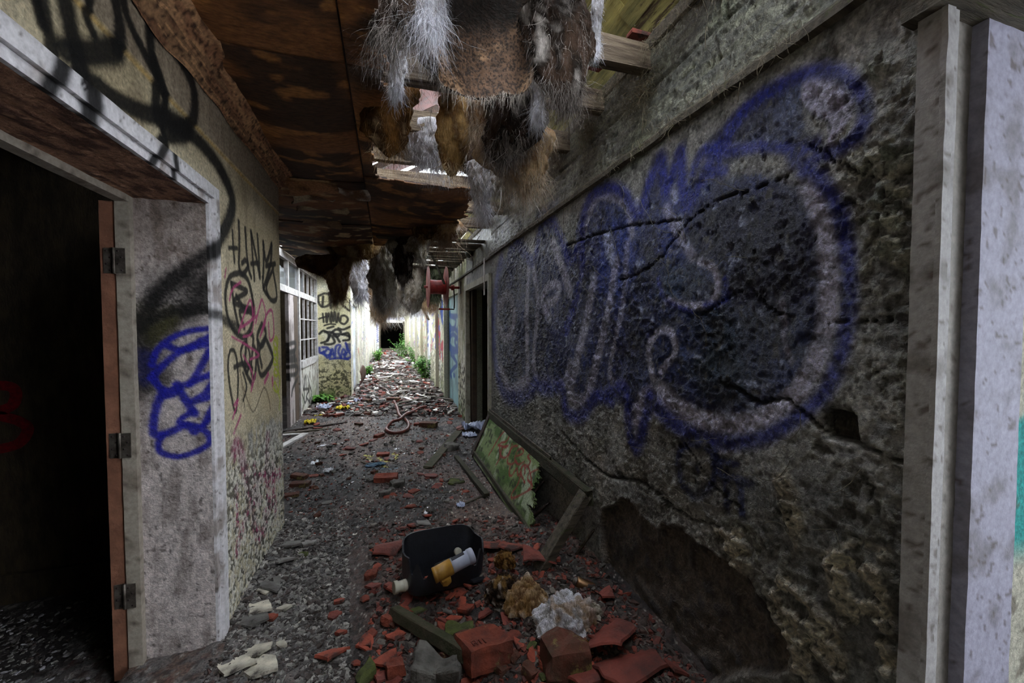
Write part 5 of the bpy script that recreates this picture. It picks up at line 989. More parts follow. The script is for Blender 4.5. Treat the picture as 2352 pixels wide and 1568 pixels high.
# ================================================================== DEBRIS
def shard(seed, n=6, thick=.012, curve=.0, r=.05, irr=.45, fine=1):
    """broken clay/slate piece: irregular polygon with thickness and a rounded top, unit radius r"""
    q = random.Random(seed); ang = sorted(i/n*2*PI+q.uniform(-.35, .35) for i in range(n)); R = [r*(1-q.random()*irr) for _ in ang]
    ring = [(R[i]*math.cos(a)*1.25, R[i]*math.sin(a)) for i, a in enumerate(ang)]; m = []
    for i in range(n):
        a, b = ring[i], ring[(i+1) % n]; m.append(a); m += [(a[0]+(b[0]-a[0])*k+q.uniform(-1, 1)*r*.06, a[1]+(b[1]-a[1])*k+q.uniform(-1, 1)*r*.06) for k in [(z+q.uniform(.35, .65))/fine for z in range(fine)]]
    N_ = len(m); f = lambda x, y: -curve*(y*y)/r
    V = []
    for lvl, (sc, dz) in enumerate(((.90, 0), (1.0, thick*.35), (.97, thick), (.55, thick+.001))):
        for (x, y) in m: V.append((x*sc, y*sc, f(x*sc, y*sc)+dz+q.uniform(-1, 1)*thick*.06))
    V.append((0, 0, thick+.001)); V.append((0, 0, 0)); Q = []
    for l in range(3):
        for i in range(N_): j = (i+1) % N_; Q.append((l*N_+i, l*N_+j, (l+1)*N_+j, (l+1)*N_+i))
    for i in range(N_): j = (i+1) % N_; Q.append((3*N_+i, 3*N_+j, 4*N_)); Q.append((j, i, 4*N_+1))
    V = np.array(V); V[:, 2] -= V[:, 2].min(); return V, Q
def rock(seed, r=.05, flat=.7, sub=8, rough=.35):
    V, Q = bevbox(2*r, 1.7*r, 1.5*r*flat, .14, .0, 1, seg=sub+1); c = V/r; k = 1+rough*(fbm(c, 1.0, 2, seed)-.5)*2.2+.16*(fbm(c, 3.2, 4, seed+3)-.5); V = V*k[:, None]; V[:, 2] -= V[:, 2].min(); return V, Q
used = []
def pt(px, py, z=None):
    p = onZ(px, py, 0.0)
    for _ in range(4): p = onZ(px, py, z_at(p.x, p.y))
    return p
def thing(name, geo, m, px, py, w, label, cat, rz=0, tilt=(0, 0), dz=-.004, unit=1.0, group=None, sm=False):
    p = pt(px, py); D = (p-O).dot(fwd)
    if isinstance(geo[0], str): dz += .010 if py > 1180 else .004; geo = shard(*geo[1], **dict(geo[2], r=w*D/F/1.75), fine=3)
    V, Q = geo; ext = (V[:, 0].max()-V[:, 0].min()); s = w*D/F/ext*unit
    o = npmesh(name, V*s, Q, m, smooth=sm); o.location = (p.x, p.y, p.z+dz); o.rotation_euler = (tilt[0], tilt[1], rz-TH); tag(o, label, cat, group); return o
BR = lambda s, frog=False: bevbox(.215, .1025, .065, .07, .05, s, frog, seg=4)
def T(l, c='brick'): return l, c
for px, py, w, rz, tl, nm, g, m, lb, ct in [
    (887, 1104, 52, .12, (.12, 0), 'brick', BR(1, True), BRICK, 'whole red brick with its frog up, lying mid path beyond the black cistern', 'brick'),
    (913, 1117, 36, .3, (0, 0), 'stone', rock(2), STONE, 'dark stone touching the front of the whole red brick mid path', 'stone'),
    (688, 1098, 36, -.2, (0, .05), 'brick', BR(2), BRICKY, 'upper brown brick of the pile at the foot of the left wall', 'brick'),
    (690, 1118, 42, .1, (0, 0), 'brick', BR(3), BRICKY, 'lower brown brick of the pile at the foot of the left wall', 'brick'),
    (671, 1140, 30, .4, (.1, 0), 'brick', BR(4), BRICKY, 'dark brick nearest the camera in the pile by the left wall', 'brick'),
    (718, 1094, 30, .2, (0, 0), 'tile_shard', sh(5), BRICK, 'flat reddish shard beside the brick pile at the left wall', 'shard'),
    (778, 956, 24, 1.0, (0, 0), 'brick', BR(6), BRICK, 'orange-brown brick on the far path near the yellow bags', 'brick'),
    (840, 953, 22, .9, (0, 0), 'brick', BR(7), BRICKY, 'dark brick lying slantwise behind the hose, left of it', 'brick'),
    (824, 976, 20, -.5, (0, 0), 'brick', BR(8), BRICKY, 'dark brick with pale end between the boards and the hose', 'brick'),
    (871, 1003, 26, 1.2, (0, 0), 'brick', BR(9), BRICK, 'dark red brick standing just left of the hose loop', 'brick'),
    (984, 980, 40, -.1, (0, 0), 'brick', BR(10), BRICKY, 'dark brick right of the hose loop, the larger of two end to end', 'brick'),
    (962, 977, 22, -.1, (0, 0), 'brick', BR(11), BRICK, 'dark half brick right of the hose loop, the smaller of two end to end', 'brick'),
    (904, 921, 30, .0, (0, 0), 'brick', BR(12), BRICKY, 'brown brick lying across the far end of the hose', 'brick'),
    (842, 923, 26, -.5, (.1, 0), 'brick', BR(13), BRICKY, 'grey-brown brick beside the long lath on the far path', 'brick'),
    (880, 1047, 28, .1, (.1, 0), 'brick_fragment', BR(14), TILE, 'orange half brick lying in the yellow paint ring', 'brick'),
    (1000, 938, 14, .5, (0, 0), 'brick', BR(15), BRICK, 'small red brick end near the right wall doorway', 'brick'),
    (1038, 1032, 36, .1, (0, 0), 'stone', rock(3, flat=.6), STONE, 'pale grey stone block left of the mossy leaning door', 'stone'),
    (1060, 990, 22, .9, (0, 0), 'brick', BR(16), BRICKY, 'mossy brick beside the crumpled plastic sheet', 'brick'),
    (885, 1137, 26, 0, (0, 0), 'stone', rock(4), STONE, 'dark stone on the path nearer than the whole red brick', 'stone'),
    (951, 1130, 30, .4, (.1, 0), 'tile_shard', sh(8, 7, .02), BRICK, 'dull red flat stone on the path left of the slanting board', 'shard'),
    (1046, 1108, 40, -.1, (0, 0), 'slab', sh(9, 5, .02, irr=.2), MOSSY, 'flat mossy slab beside the leaning door', 'slab'),
    (987, 1095, 34, .2, (0, 0), 'tile_shard', sh(10, 7, .02), TILER, 'dark red tile piece mid path right of the whole brick', 'shard'),
    (752, 1156, 28, .3, (0, 0), 'slab', sh(11, 5, .01), SLATE, 'grey slate piece on the left side of the path', 'slab'),
    (974, 1204, 46, -.5, (-.12, 0), 'slab', sh(12, 4, .012, irr=.15), SLATE, 'square grey slate slab left behind the black cistern', 'slab'),
    (1060, 1214, 62, .45, (-.15, 0), 'slab', sh(13, 4, .014, irr=.15), SLATE, 'grey slate slab right behind the black cistern', 'slab'),
    (963, 1224, 32, .2, (-.25, 0), 'tile_shard', sh(14, 5, .012, .3), TILE, 'bright orange tile piece against the grey slate slab', 'shard'),
    (764, 1510, 76, .35, (-.35, .1), 'tile_shard', sh(15, 4, .02, .1, irr=.12), TILE, 'big bright orange tile piece alone at the bottom of the path', 'shard'),
    (896, 1265, 76, .35, (-.1, 0), 'tile_shard', sh(16, 5, .014, .4, irr=.3), TILER, 'long pinkish tile piece left of the black cistern', 'shard'),
    (905, 1358, 44, -.4, (-.2, .1), 'tile_shard', sh(17, 5, .025), TILER, 'dull red block-like tile piece under the cistern left side', 'shard'),
    (858, 1350, 40, .3, (-.2, 0), 'tile_shard', sh(18, 4, .014), TILER, 'flat red tile piece at the left edge of the rubble', 'shard'),
    (852, 1326, 30, .2, (0, 0), 'brick_fragment', rock(6, flat=.8, rough=.2), BRICK, 'squarish grey-red brick piece at the left edge of the rubble', 'brick'),
    (781, 1386, 24, .4, (-.3, 0), 'tile_shard', sh(19, 5, .014), TILE, 'small bright red shard alone on the dark path, upper of three', 'shard'),
    (768, 1418, 30, .1, (0, 0), 'tile_shard', sh(20, 5, .014), TILER, 'small dull red shard alone on the dark path, middle of three', 'shard'),
    (781, 1460, 28, .3, (-.2, 0), 'tile_shard', sh(21, 4, .018), TILE, 'small red shard alone on the dark path, lowest of three', 'shard'),
    (837, 1486, 42, .7, (0, 0), 'tile_shard', sh(22, 4, .018, irr=.3), TILE, 'narrow orange shard pointing up, left of the mossy rail', 'shard'),
    (890, 1522, 60, .8, (-.2, 0), 'tile_shard', sh(23, 6, .014, .3), TILE, 'jagged orange shard at the bottom, left of the concrete lump', 'shard'),
    (1007, 1562, 120, -.05, (-.1, 0), 'concrete_lump', rock(7, flat=.75, rough=.5), STONE, 'large rough grey concrete lump at the bottom edge', 'concrete'),
    (1054, 1462, 70, -.1, (0, 0), 'stone', rock(8, flat=.6, rough=.3), MOSSY, 'bright green mossy stone beside the lettered brick', 'stone'),
    (1042, 1428, 44, .2, (-.15, 0), 'tile_shard', sh(24, 4, .016, irr=.2), TILE, 'oblong red shard just behind the green mossy stone', 'shard'),
    (1018, 1428, 34, -.9, (-.3, 0), 'tile_shard', sh(25, 3, .012, irr=.3), TILER, 'narrow dull red shard left behind the green mossy stone', 'shard'),
    (1070, 1408, 42, .4, (-.2, 0), 'tile_shard', sh(26, 4, .03, irr=.2), TILE, 'chunky red tile lump above the green mossy stone', 'shard'),
    (1115, 1412, 40, 1.2, (-.4, 0), 'tile_shard', sh(27, 5, .012), TILER, 'upright pointed red shard in front of the insulation heap', 'shard'),
    (1155, 1458, 58, .3, (-.3, 0), 'tile_shard', sh(28, 4, .012, irr=.2), TILER, 'flat square red shard between the lettered brick and insulation heap', 'shard'),
    (1026, 1408, 34, -.6, (-.4, 0), 'slab', sh(29, 4, .010, irr=.2), SLATE, 'grey slate piece standing in the red shards below the cistern', 'slab'),
    (955, 1408, 48, .2, (-.2, 0), 'slab', sh(30, 4, .012, irr=.2), MOSSY, 'square mossy slab under the front of the black cistern', 'slab'),
    (1123, 1262, 84, .2, (-.5, .15), 'roof_tile', sh(31, 7, .012, .55, irr=.3), TILE, 'curved broken roof tile behind the insulation heap, left of two large ones', 'roof tile'),
    (1170, 1262, 66, -.3, (-.35, 0), 'roof_tile', sh(32, 5, .012, .3, irr=.3), TILE, 'thin broken roof tile between the two large curved ones', 'roof tile'),
    (1232, 1295, 96, -.75, (-.4, .1), 'roof_tile', sh(33, 4, .014, .5, irr=.15), TILER, 'curved roof tile with a pale scuff, leaning beside the leaning door post', 'roof tile'),
    (1398, 1475, 150, 1.0, (-.5, .2), 'roof_tile', sh(34, 5, .014, .35, irr=.3), TILER, 'largest curved roof tile in the bottom right corner rubble, upper one', 'roof tile'),
    (1440, 1545, 180, .5, (-.35, .1), 'roof_tile', sh(35, 6, .014, .3, irr=.3), TILER, 'large cracked roof tile at the bottom edge near the wall foot', 'roof tile'),
    (1350, 1565, 96, .4, (-.3, 0), 'roof_tile', sh(36, 5, .015, .3, irr=.2), TILER, 'smooth pinkish tile piece at the bottom edge beside the cracked one', 'roof tile'),
    (1552, 1545, 60, -.9, (-.6, 0), 'roof_tile', sh(37, 4, .014, .2, irr=.3), TILER, 'upright pointed tile piece against the foot of the graffiti wall', 'roof tile'),
    (1395, 1370, 0.001+52, .9, (-.4, 0), 'tile_shard', sh(38, 4, .012, .3), TILER, 'narrow red tile strip tucked under the leaning door post', 'shard'),
    (1293, 1548, 108, .25, (-.15, .1), 'brick_fragment', rock(9, flat=.95, rough=.25, sub=4), BRICKY, 'broken brick with yellow lichen side at the bottom edge', 'brick'),
    (653, 1290, 64, .3, (-.3, 0), 'slab', sh(40, 4, .014, irr=.2), SLATE, 'large pinkish grey slab leaning at the left wall corner, front one', 'slab'),
    (668, 1255, 44, .1, (-.2, 0), 'slab', sh(41, 5, .016, irr=.3), SLATE, 'pinkish grey slab at the left wall corner, behind the large one', 'slab'),
    (709, 1252, 38, .2, (-.15, 0), 'slab', sh(42, 6, .02, irr=.25), SLATE, 'brownish grey slab right of the left wall corner', 'slab'),
    (697, 1277, 20, 0, (0, 0), 'stone', rock(10), MOSSY, 'small olive mossy stone by the left wall corner slabs', 'stone'),
    (628, 1345, 78, -.6, (-.3, .1), 'slab', sh(43, 4, .014, irr=.2), SLATE, 'dark grey slab slanting down from the left wall foot', 'slab'),
    (606, 1362, 38, -.8, (-.4, 0), 'plaster_shard', sh(44, 4, .014, irr=.3), PALE, 'white pointed plaster shard standing at the left wall foot', 'plaster'),
    (596, 1402, 70, -.1, (-.15, 0), 'plaster_shard', sh(45, 4, .02, irr=.15), PALE, 'broad pale plaster slab at the left wall foot, topmost of its pile', 'plaster'),
    (650, 1404, 36, .3, (-.15, 0), 'plaster_shard', sh(46, 4, .02, irr=.2), PALE, 'square pale plaster piece right of the broad pale slab', 'plaster'),
    (580, 1428, 74, .1, (-.1, 0), 'slab', sh(47, 5, .016, irr=.3), SLATE, 'grey slab under the broad pale plaster slab', 'slab'),
    (590, 1500, 58, .2, (-.2, 0), 'plaster_shard', sh(48, 6, .016, irr=.3), PALE, 'mottled plaster piece with white edges near the doorway foot', 'plaster'),
    (645, 1488, 34, .1, (-.1, 0), 'plaster_shard', sh(49, 4, .018, irr=.15), PALE, 'small clean white plaster block right of the mottled piece', 'plaster'),
    (545, 1532, 92, .1, (-.1, 0), 'plaster_shard', sh(50, 4, .018, irr=.35), PALE, 'long pointed pale slab at the foot of the doorway trim', 'plaster'),
    (600, 1538, 78, -.1, (-.1, 0), 'plaster_shard', sh(51, 5, .016, irr=.25), PALE, 'speckled pale slab just right of the long pointed one', 'plaster'),
    (620, 1425, 34, .2, (0, 0), 'brick_fragment', sh(52, 5, .02), BRICK, 'dark red brick piece below the pale plaster slabs', 'brick')]:
    thing(nm, g, m, px, py, w, lb, ct, rz, tl)
# lettered brick
p = pt(1110, 1520); lb = empty('brick', (p.x, p.y, p.z+.0)); lb.rotation_euler = (-.25, .12, .5-TH); P, Q = bevbox(.20, .19, .10, .07, .05, 66, True, seg=6); npmesh('brick_body', P, Q, BRICK, lb, smooth=False)
ribbon('stamped_letters', [[Vector((-.05+i*.018, y, .0795)) for y in (-.02, .02)] for i in range(4)]+[[Vector((-.05, .02, .0795)), Vector((-.03, .02, .0795)), Vector((-.03, 0, .0795)), Vector((-.05, 0, .0795))]], .004, .002, TILER, Vector((0, 0, 1)), lb); P, Q = bevbox(.19, .03, .09, .2, .3, 67, seg=5); npmesh('mortar_edge', P+np.array([0, .105, 0]), Q, BRICKY, lb, smooth=False)
tag(lb, 'thick red brick with stamped frog and mortar edge in the front rubble', 'brick')
# timbers on the ground
def timber(a, b, w, t, m, label, cat='timber', za=0, zb=0, name='timber_rail', roll=0, jit=.08):
    A = pt(*a); B = pt(*b); A.z += t/2+za; B.z += t/2+zb; c = (A+B)/2; o = beam(name, A, B, w, t, m, None, jit, 8, roll, local=c); o.location = c; tag(o, label, cat); return o
timber((905, 1424), (1092, 1545), .055, .05, WOODM, 'mossy old timber rail lying in the front rubble', za=.02, zb=.03, roll=.3)
timber((982, 1076), (1054, 992), .10, .025, WOODM, 'mossy grey board slanting across the path towards the right doorway', 'board', name='loose_board')
timber((1048, 1052), (1118, 1146), .05, .035, WOODM, 'dark mossy rail lying along the foot of the leaning door', 'timber', zb=.02)
timber((834, 937), (948, 929), .05, .02, WOODG, 'long grey lath across the path behind the hose, left half', 'lath', name='lath')
timber((948, 930), (1050, 934), .05, .02, WOODG, 'long grey lath across the path right of the hose end', 'lath', name='lath')
timber((997, 925), (1055, 921), .07, .02, WOODM, 'flat board on the ground at the blue doorway', 'board', name='loose_board')
timber((646, 993), (798, 971), .05, .02, WOODD, 'dark lath reaching from the left wall corner onto the path, upper one', 'lath', name='lath')
timber((652, 997), (760, 986), .05, .02, WOODG, 'brownish lath reaching from the left wall corner onto the path, lower one', 'lath', name='lath')
timber((640, 1032), (702, 998), .085, .03, WHITEW, 'white painted board pointing onto the path at the left wall corner', 'board', name='white_board')
timber((636, 1002), (696, 999), .07, .025, WHITEW, 'white painted board lying behind the pointing white one', 'board', name='white_board')
timber((850, 1068), (820, 1056), .03, .01, WOODG, 'thin splinter on the path near the yellow paint mark', 'lath', name='splinter')
timber((791, 1120), (814, 1105), .012, .006, PAPER, 'thin pale stick alone on the left of the path', 'stick', name='splinter')
timber((977, 1182), (984, 1167), .03, .012, PAPER, 'small white plastic strip on the path', 'plastic', name='plastic_strip')
timber((1065, 1160), (1110, 1140), .02, .015, WOODG, 'thin twig-like stick by the leaning door corner', 'stick', name='splinter')
timber((940, 918), (945, 906), .05, .015, WHITEW, 'small white wood piece on the far path', 'wood', name='splinter')
timber((880, 845), (892, 836), .06, .03, WHITEW, 'short white frame piece far down the corridor', 'wood', name='white_board'); timber((890, 837), (925, 845), .06, .03, WHITEW, 'longer white frame piece far down the corridor', 'wood', name='white_board')
# hose
hl = [(905, 924), (912, 940), (918, 958), (930, 966), (938, 976), (937, 988), (925, 996), (905, 999), (892, 995), (888, 988), (900, 980), (918, 974), (932, 962), (950, 948), (965, 940), (980, 937)]
hp = []
for i, (x, y) in enumerate(hl): q_ = pt(x, y); q_.z += .030+(.045 if 10 <= i <= 12 else 0); hp.append(q_)
tag(tubes('rubber_hose', [smooth(hp, 8)], .023, RUBBER, n=10), 'thick red rubber hose looped on the path', 'hose')
hp = [pt(x, y)+Vector((0, 0, .03)) for x, y in [(893, 905), (886, 897), (876, 893), (868, 890), (862, 886), (850, 884)]]
tag(tubes('rubber_hose', [smooth(hp, 8)], .025, mat('dark_hose', (72, 40, 36), (44, 28, 26), sc=9, rough=.5), n=8), 'dark end of hose snaking on the far path', 'hose')
# crumpled litter
def crumple(name, px, py, w, m, label, cat, seed, flat=.35, asp=1.0):
    p = pt(px, py); D = (p-O).dot(fwd); R = w*D/F/2; n = 16; s, t = np.meshgrid(np.linspace(-1, 1, n), np.linspace(-1, 1, n), indexing='ij'); s, t = s.ravel(), t.ravel(); P = np.stack([s, t, 0*s], 1); k = 1-.35*fbm(P, 1.4, 2, seed)*(np.abs(s*t))
    V = np.stack([s*R*k, t*R*k*asp, R*flat*(2.0*np.abs(fbm(P, 2.4, 4, seed+1)-.5)*2+.25)], 1); V[:, :2] += R*.25*(np.stack([fbm(P, 3, 3, seed+2), fbm(P, 3, 3, seed+3)], 1)-.5); V2 = V-np.array([0, 0, .0025]); i = np.arange(n*n).reshape(n, n); q = gidx(n, n); rim = np.concatenate([i[:, 0], i[-1, 1:], i[::-1, -1][1:], i[0, ::-1][1:-1]]); N_ = n*n
    o = npmesh(name, np.concatenate([V, V2]), np.concatenate([q, q[:, ::-1]+N_, np.stack([rim, rim+N_, np.roll(rim, -1)+N_, np.roll(rim, -1)], 1)]), m, smooth=False); o.location = (p.x, p.y, p.z+.002); tag(o, label, cat); return o
crumple('plastic_sheet', 1092, 986, 62, BAGW, 'crumpled pale blue plastic sheet at the foot of the dark right doorway', 'plastic', 1, .5); crumple('plastic_sheet', 1078, 1000, 34, BAGW, 'smaller flap of pale plastic in front of the crumpled sheet', 'plastic', 2, .3)
crumple('paper_scrap', 754, 1084, 22, PAPER, 'white crumpled paper alone on the left of the path', 'paper', 3, .6); crumple('paper_scrap', 723, 1062, 16, PAPER, 'white torn paper nearer the left wall corner', 'paper', 4, .2, 2); crumple('paper_scrap', 748, 1023, 26, PAPER, 'narrow white paper strip on the path near the white boards', 'paper', 5, .1, .4)
crumple('plastic_bag', 788, 939, 32, YELB, 'yellow plastic litter near the tagged pier', 'plastic', 6, .4); crumple('plastic_bag', 712, 972, 26, YELB, 'yellow plastic bag at the foot of the glazed screen', 'plastic', 7, .5); crumple('plastic_bag', 737, 953, 30, YELB, 'flat yellowish plastic piece before the glazed screen', 'plastic', 8, .1, .5)
crumple('plastic_bag', 745, 938, 34, BAGW, 'grey-blue plastic bag litter beside the screen corner', 'plastic', 9, .5); crumple('plastic_bag', 822, 922, 20, BAGW, 'pale plastic litter right of the pier foot', 'plastic', 10, .5); crumple('plastic_bag', 800, 930, 18, BAGW, 'white litter at the pier foot', 'plastic', 11, .5)
crumple('paper_scrap', 921, 833, 26, PAPER, 'white sheet far down the corridor', 'paper', 12, .15, .8); crumple('paper_scrap', 846, 868, 18, PAPER, 'large pale sheet curled by the far left wall', 'paper', 13, .6, 1.2); crumple('plastic_bag', 1058, 1162, 20, BAGW, 'crushed blue and white can-like litter by the leaning door corner', 'litter', 14, .6)
crumple('plastic_sheet', 988, 1174, 22, SLATE, 'grey crumpled lump beside the white plastic strip', 'litter', 15, .7); crumple('paper_scrap', 955, 897, 20, PAPER, 'pale scrap on the far path right of the hose', 'paper', 16, .1, .8)
crumple('blue_rag', 862, 1068, 46, mat('faded_blue_cloth', (84, 112, 132), (50, 66, 84), sc=9), 'faded blue rag below the yellow paint mark', 'rag', 17, .12, .6)
# ------------------------------------------------------------------ leaning broken door
A0 = Vector((.90, 0, .03)); B0 = Vector((1.115, 0, .50)); tdir = (B0-A0).normalized(); TL = (B0-A0).length; nrm = Vector((0, 1, 0)).cross(tdir).normalized()
if nrm.x > 0: nrm = -nrm
def dp(y, t, k=0): return Vector((A0.x, y, A0.z))+tdir*t+nrm*k
bd = empty('broken_door', (1.0, 3.2, 0)); bl_ = bd.location
ny, nt_ = 150, 50; yy, tt = np.meshgrid(np.linspace(2.30, 4.22, ny), np.linspace(.0, TL-.02, nt_), indexing='ij'); yy, tt = yy.ravel(), tt.ravel()
Vp = np.array([tuple(dp(a, b, .012)) for a, b in zip(yy, tt)]); Pq = np.stack([yy, tt, 0*yy], 1)
dn = Paint(lambda x, y: onP(x, y, dp(3, 0, .012), nrm), (1, 2)); G7 = (850, 900, .426)
for pts in ([(640, 340), (700, 240), (735, 205), (752, 225), (735, 265), (700, 280), (700, 350), (680, 390)], [(690, 285), (735, 300)], [(745, 290), (715, 300), (705, 345), (735, 350), (760, 300), (765, 285), (750, 340)], [(795, 290), (765, 300), (740, 370), (760, 390), (790, 370)], [(790, 345), (825, 330), (820, 305), (795, 315), (780, 360), (800, 390), (830, 375)], [(875, 330), (850, 345), (865, 380), (835, 410)],
            [(755, 400), (750, 440), (765, 450), (790, 410), (800, 450), (830, 390), (835, 440)], [(815, 420), (800, 490), (765, 545), (765, 570), (800, 560), (850, 530), (870, 480), (850, 400), (820, 400), (815, 440), (835, 490)], [(905, 415), (860, 440), (850, 470), (870, 495), (870, 520), (820, 550), (780, 570)]):
    dn.add(pts, 1.15, (140, 44, 40), .35, .95, cl=G7)
col = np.tile(lin((122, 140, 90)), (len(Vp), 1)); a = fbm(Pq*np.array([1, 3, 1]), 4, 4, 610); col = mixc(col, lin((70, 98, 40)), sst(a, .42, .58)); col = mixc(col, lin((176, 186, 160)), sst(fbm(Pq*np.array([2, 1, 1]), 6, 4, 611), .54, .66)*.7); col = mixc(col, lin((40, 44, 28)), sst(fbm(Pq, 22, 3, 612), .62, .68)*.8); col = mixc(col, lin((60, 62, 36)), (1-sst(tt, .02, .16))*.7); col = dn.apply(Vp, col, .3)
Q = gidx(ny, nt_); cy, ct_ = yy[Q].mean(1), tt[Q].mean(1); jag = .28*(fbm(np.stack([cy*0, ct_, 0*cy], 1), 9, 4, 613)-.5)+.10*(fbm(np.stack([cy*0, ct_, 0*cy], 1), 60, 2, 614)-.5)
Q = Q[cy > 2.62+jag*1.6+.35*(ct_/TL-.5)]; n = len(Vp); V2 = np.array([tuple(dp(a, b, -.004)) for a, b in zip(yy, tt)]); E = np.concatenate([Q[:, [0, 1]], Q[:, [1, 2]], Q[:, [2, 3]], Q[:, [3, 0]]]); ks = np.sort(E, 1); kk = ks[:, 0].astype(np.int64)*n+ks[:, 1]; _, inv, cnt = np.unique(kk, return_inverse=True, return_counts=True); Bd = E[cnt[inv] == 1]
npmesh('door_panel', np.concatenate([Vp, V2])-np.array(bl_), np.concatenate([Q, Q[:, ::-1]+n, np.stack([Bd[:, 0], Bd[:, 1], Bd[:, 1]+n, Bd[:, 0]+n], 1)]), PL, bd, col=np.concatenate([col, col*.5]))
def dbeam(name, a, b, w, t, m, j=.07): return beam(name, a, b, w, t, m, bd, j, 8, local=bl_)
dbeam('top_rail', dp(1.98, TL-.03, .0), dp(4.3, TL-.03, .0), .05, .09, WOODM); dbeam('bottom_rail', dp(2.1, .03, -.01), dp(4.3, .03, -.01), .05, .08, WOODM)
dbeam('end_stile', dp(2.02, TL-.02, .02), dp(2.02, -.02, .12), .09, .05, WOODG); dbeam('end_stile', dp(4.27, TL, 0), dp(4.27, 0, 0), .08, .05, WOODD)
dbeam('cover_strip', dp(2.55, TL+.02, .03), dp(4.3, TL+.02, .03), .012, .03, WOODG)
for k, y in enumerate((2.2, 2.45, 2.62)): dbeam('splinter', dp(y, TL*.3+.1*k, -.03), dp(y+.2, .02, -.05), .04, .012, WOODD, .3)
tag(bd, 'mossy green broken door lying on its side against the graffiti wall, with red writing', 'door')
tag(beam('broken_lath', (1.02, 2.10, .02), (1.10, 1.95, .30), .03, .012, WOODG, None, .2), 'thin splintered lath standing behind the leaning door post', 'lath')
# ------------------------------------------------------------------ black cistern
p = pt(1018, 1345); cs = empty('toilet_cistern', (p.x, p.y, p.z+.01)); cs.rotation_euler = (-.20, .10, .55-TH)
def shell():
    # open box, rounded, one long wall torn away; opening faces up
    L, Wd, Hc, tk = .45, .22, .22, .007; n = 64; out = []
    for ring, (sc, z) in enumerate([(.80, 0), (.92, .012), (.97, .06), (1.0, Hc)]):
        for k in range(n):
            a = 2*PI*k/n; e = .38; x = math.copysign(abs(math.cos(a))**e, math.cos(a))*L/2; y = math.copysign(abs(math.sin(a))**e, math.sin(a))*Wd/2; torn = 1.0
            if ring == 3: torn = 1.0-.62*max(0, math.cos(a-4.55))**.6*(.7+.3*math.sin(9*a)) if math.cos(a-4.55) > 0 else 1.0+.25*max(0, math.sin(a*1.0))
            out.append((x*sc, y*sc, z*torn if ring == 3 else z))
    inn = [((x*.96), (y*.93), max(z, .008)) for x, y, z in out]; V = out+inn; N_ = len(out); Q = []
    for r in range(3):
        for k in range(n): j = (k+1) % n; Q.append((r*n+k, r*n+j, (r+1)*n+j, (r+1)*n+k)); Q.append((N_+r*n+j, N_+r*n+k, N_+(r+1)*n+k, N_+(r+1)*n+j))
    for k in range(n): j = (k+1) % n; Q.append((3*n+k, 3*n+j, N_+3*n+j, N_+3*n+k))
    Q.append(tuple(range(n-1, -1, -1))); Q.append(tuple(N_+k for k in range(n))); return np.array(V), Q
V, Q = shell(); npmesh('cistern_shell', V, Q, BLACKP, cs, smooth=False)
tk = lathe('threaded_tail', [(.03, 0), (.032, .004), (.032, .02), (.027, .022), (.027, .05), (.03, .052), (.03, .07)], mat('cream_plastic', (196, 192, 176), (160, 156, 140), sc=9, rough=.4), cs, n=24, axis='X', loc=(-.285, -.02, .05))
lathe('flange_nut', [(.012, 0), (.022, .0), (.022, .02), (.012, .02)], mat('cream_plastic', (0, 0, 0)), cs, n=16, axis='Y', loc=(.12, .06, .13))
lathe('inner_bolt', [(.004, 0), (.008, .0), (.008, .06), (.004, .06)], METAL, cs, n=10, axis='X', loc=(.02, .05, .1))
P, Q = bevbox(.16, .06, .01, .1, .2, 3, seg=4); o = npmesh('broken_flap', P+np.array([.20, -.11, .02]), Q, BLACKP, cs, smooth=False)
tag(cs, 'broken black plastic toilet cistern lying open in the rubble', 'cistern')
pa = pt(1010, 1345); a = atD(996, 1322, (pa-O).dot(fwd)-.19); b = atD(1086, 1274, (pa-O).dot(fwd)-.10); dv = (b-a); Lv = dv.length; fv = empty('flush_valve', a); fv.rotation_mode = 'QUATERNION'; fv.rotation_quaternion = dv.to_track_quat('X', 'Z'); R0 = .040
lathe('yellow_sleeve', [(.001, 0), (R0*.96, 0), (R0*.98, .012), (R0*.94, .014), (R0*.98, .02), (R0, Lv*.45), (R0*.9, Lv*.45)], YELP, fv, n=32, axis='X')
lathe('grey_tube', [(R0*.8, Lv*.36), (R0*.92, Lv*.36), (R0*.92, Lv*.86), (R0*.86, Lv*.865), (R0*1.0, Lv*.88), (R0*1.0, Lv*.99), (R0*.9, Lv*1.02), (.001, Lv*1.02)], GREYP, fv, n=32, axis='X')
P, Q = gbox(Lv*.48, Lv*.8, -.012, .012, R0*.86, R0*.935, 1); npmesh('slot', P, Q, mat('slot_shadow_plastic', (60, 60, 68), (44, 44, 50), sc=5), fv, smooth=False)
P, Q = bevbox(.05, .05, .04, .2, .3, 8, seg=3); npmesh('sleeve_lug', P+np.array([.05, -.02, -R0*1.5]), Q, YELP, fv, smooth=False)
tag(fv, 'grey flush valve tube with a yellow sleeve inside the black cistern', 'valve')
# rusty can
a = pt(1318, 1345); D = (a-O).dot(fwd); a = atD(1318, 1334, D); b = atD(1384, 1362, D-.02); dv = b-a; Lc = dv.length; cn = empty('spray_can', a); cn.rotation_mode = 'QUATERNION'; cn.rotation_quaternion = dv.to_track_quat('X', 'Z'); R0 = .030
lathe('can_body', [(R0*.9, 0.012), (R0, .02), (R0, Lc*.97), (R0*.94, Lc), (R0*.8, Lc*.985), (.001, Lc*.97)], CANM, cn, n=32, axis='X'); lathe('can_shoulder', [(.001, -.006), (R0*.4, -.004), (R0*.7, .004), (R0*.9, .012)], METAL, cn, n=32, axis='X')
tag(cn, 'rusty gold-coloured spray can lying against the wall foot', 'can')
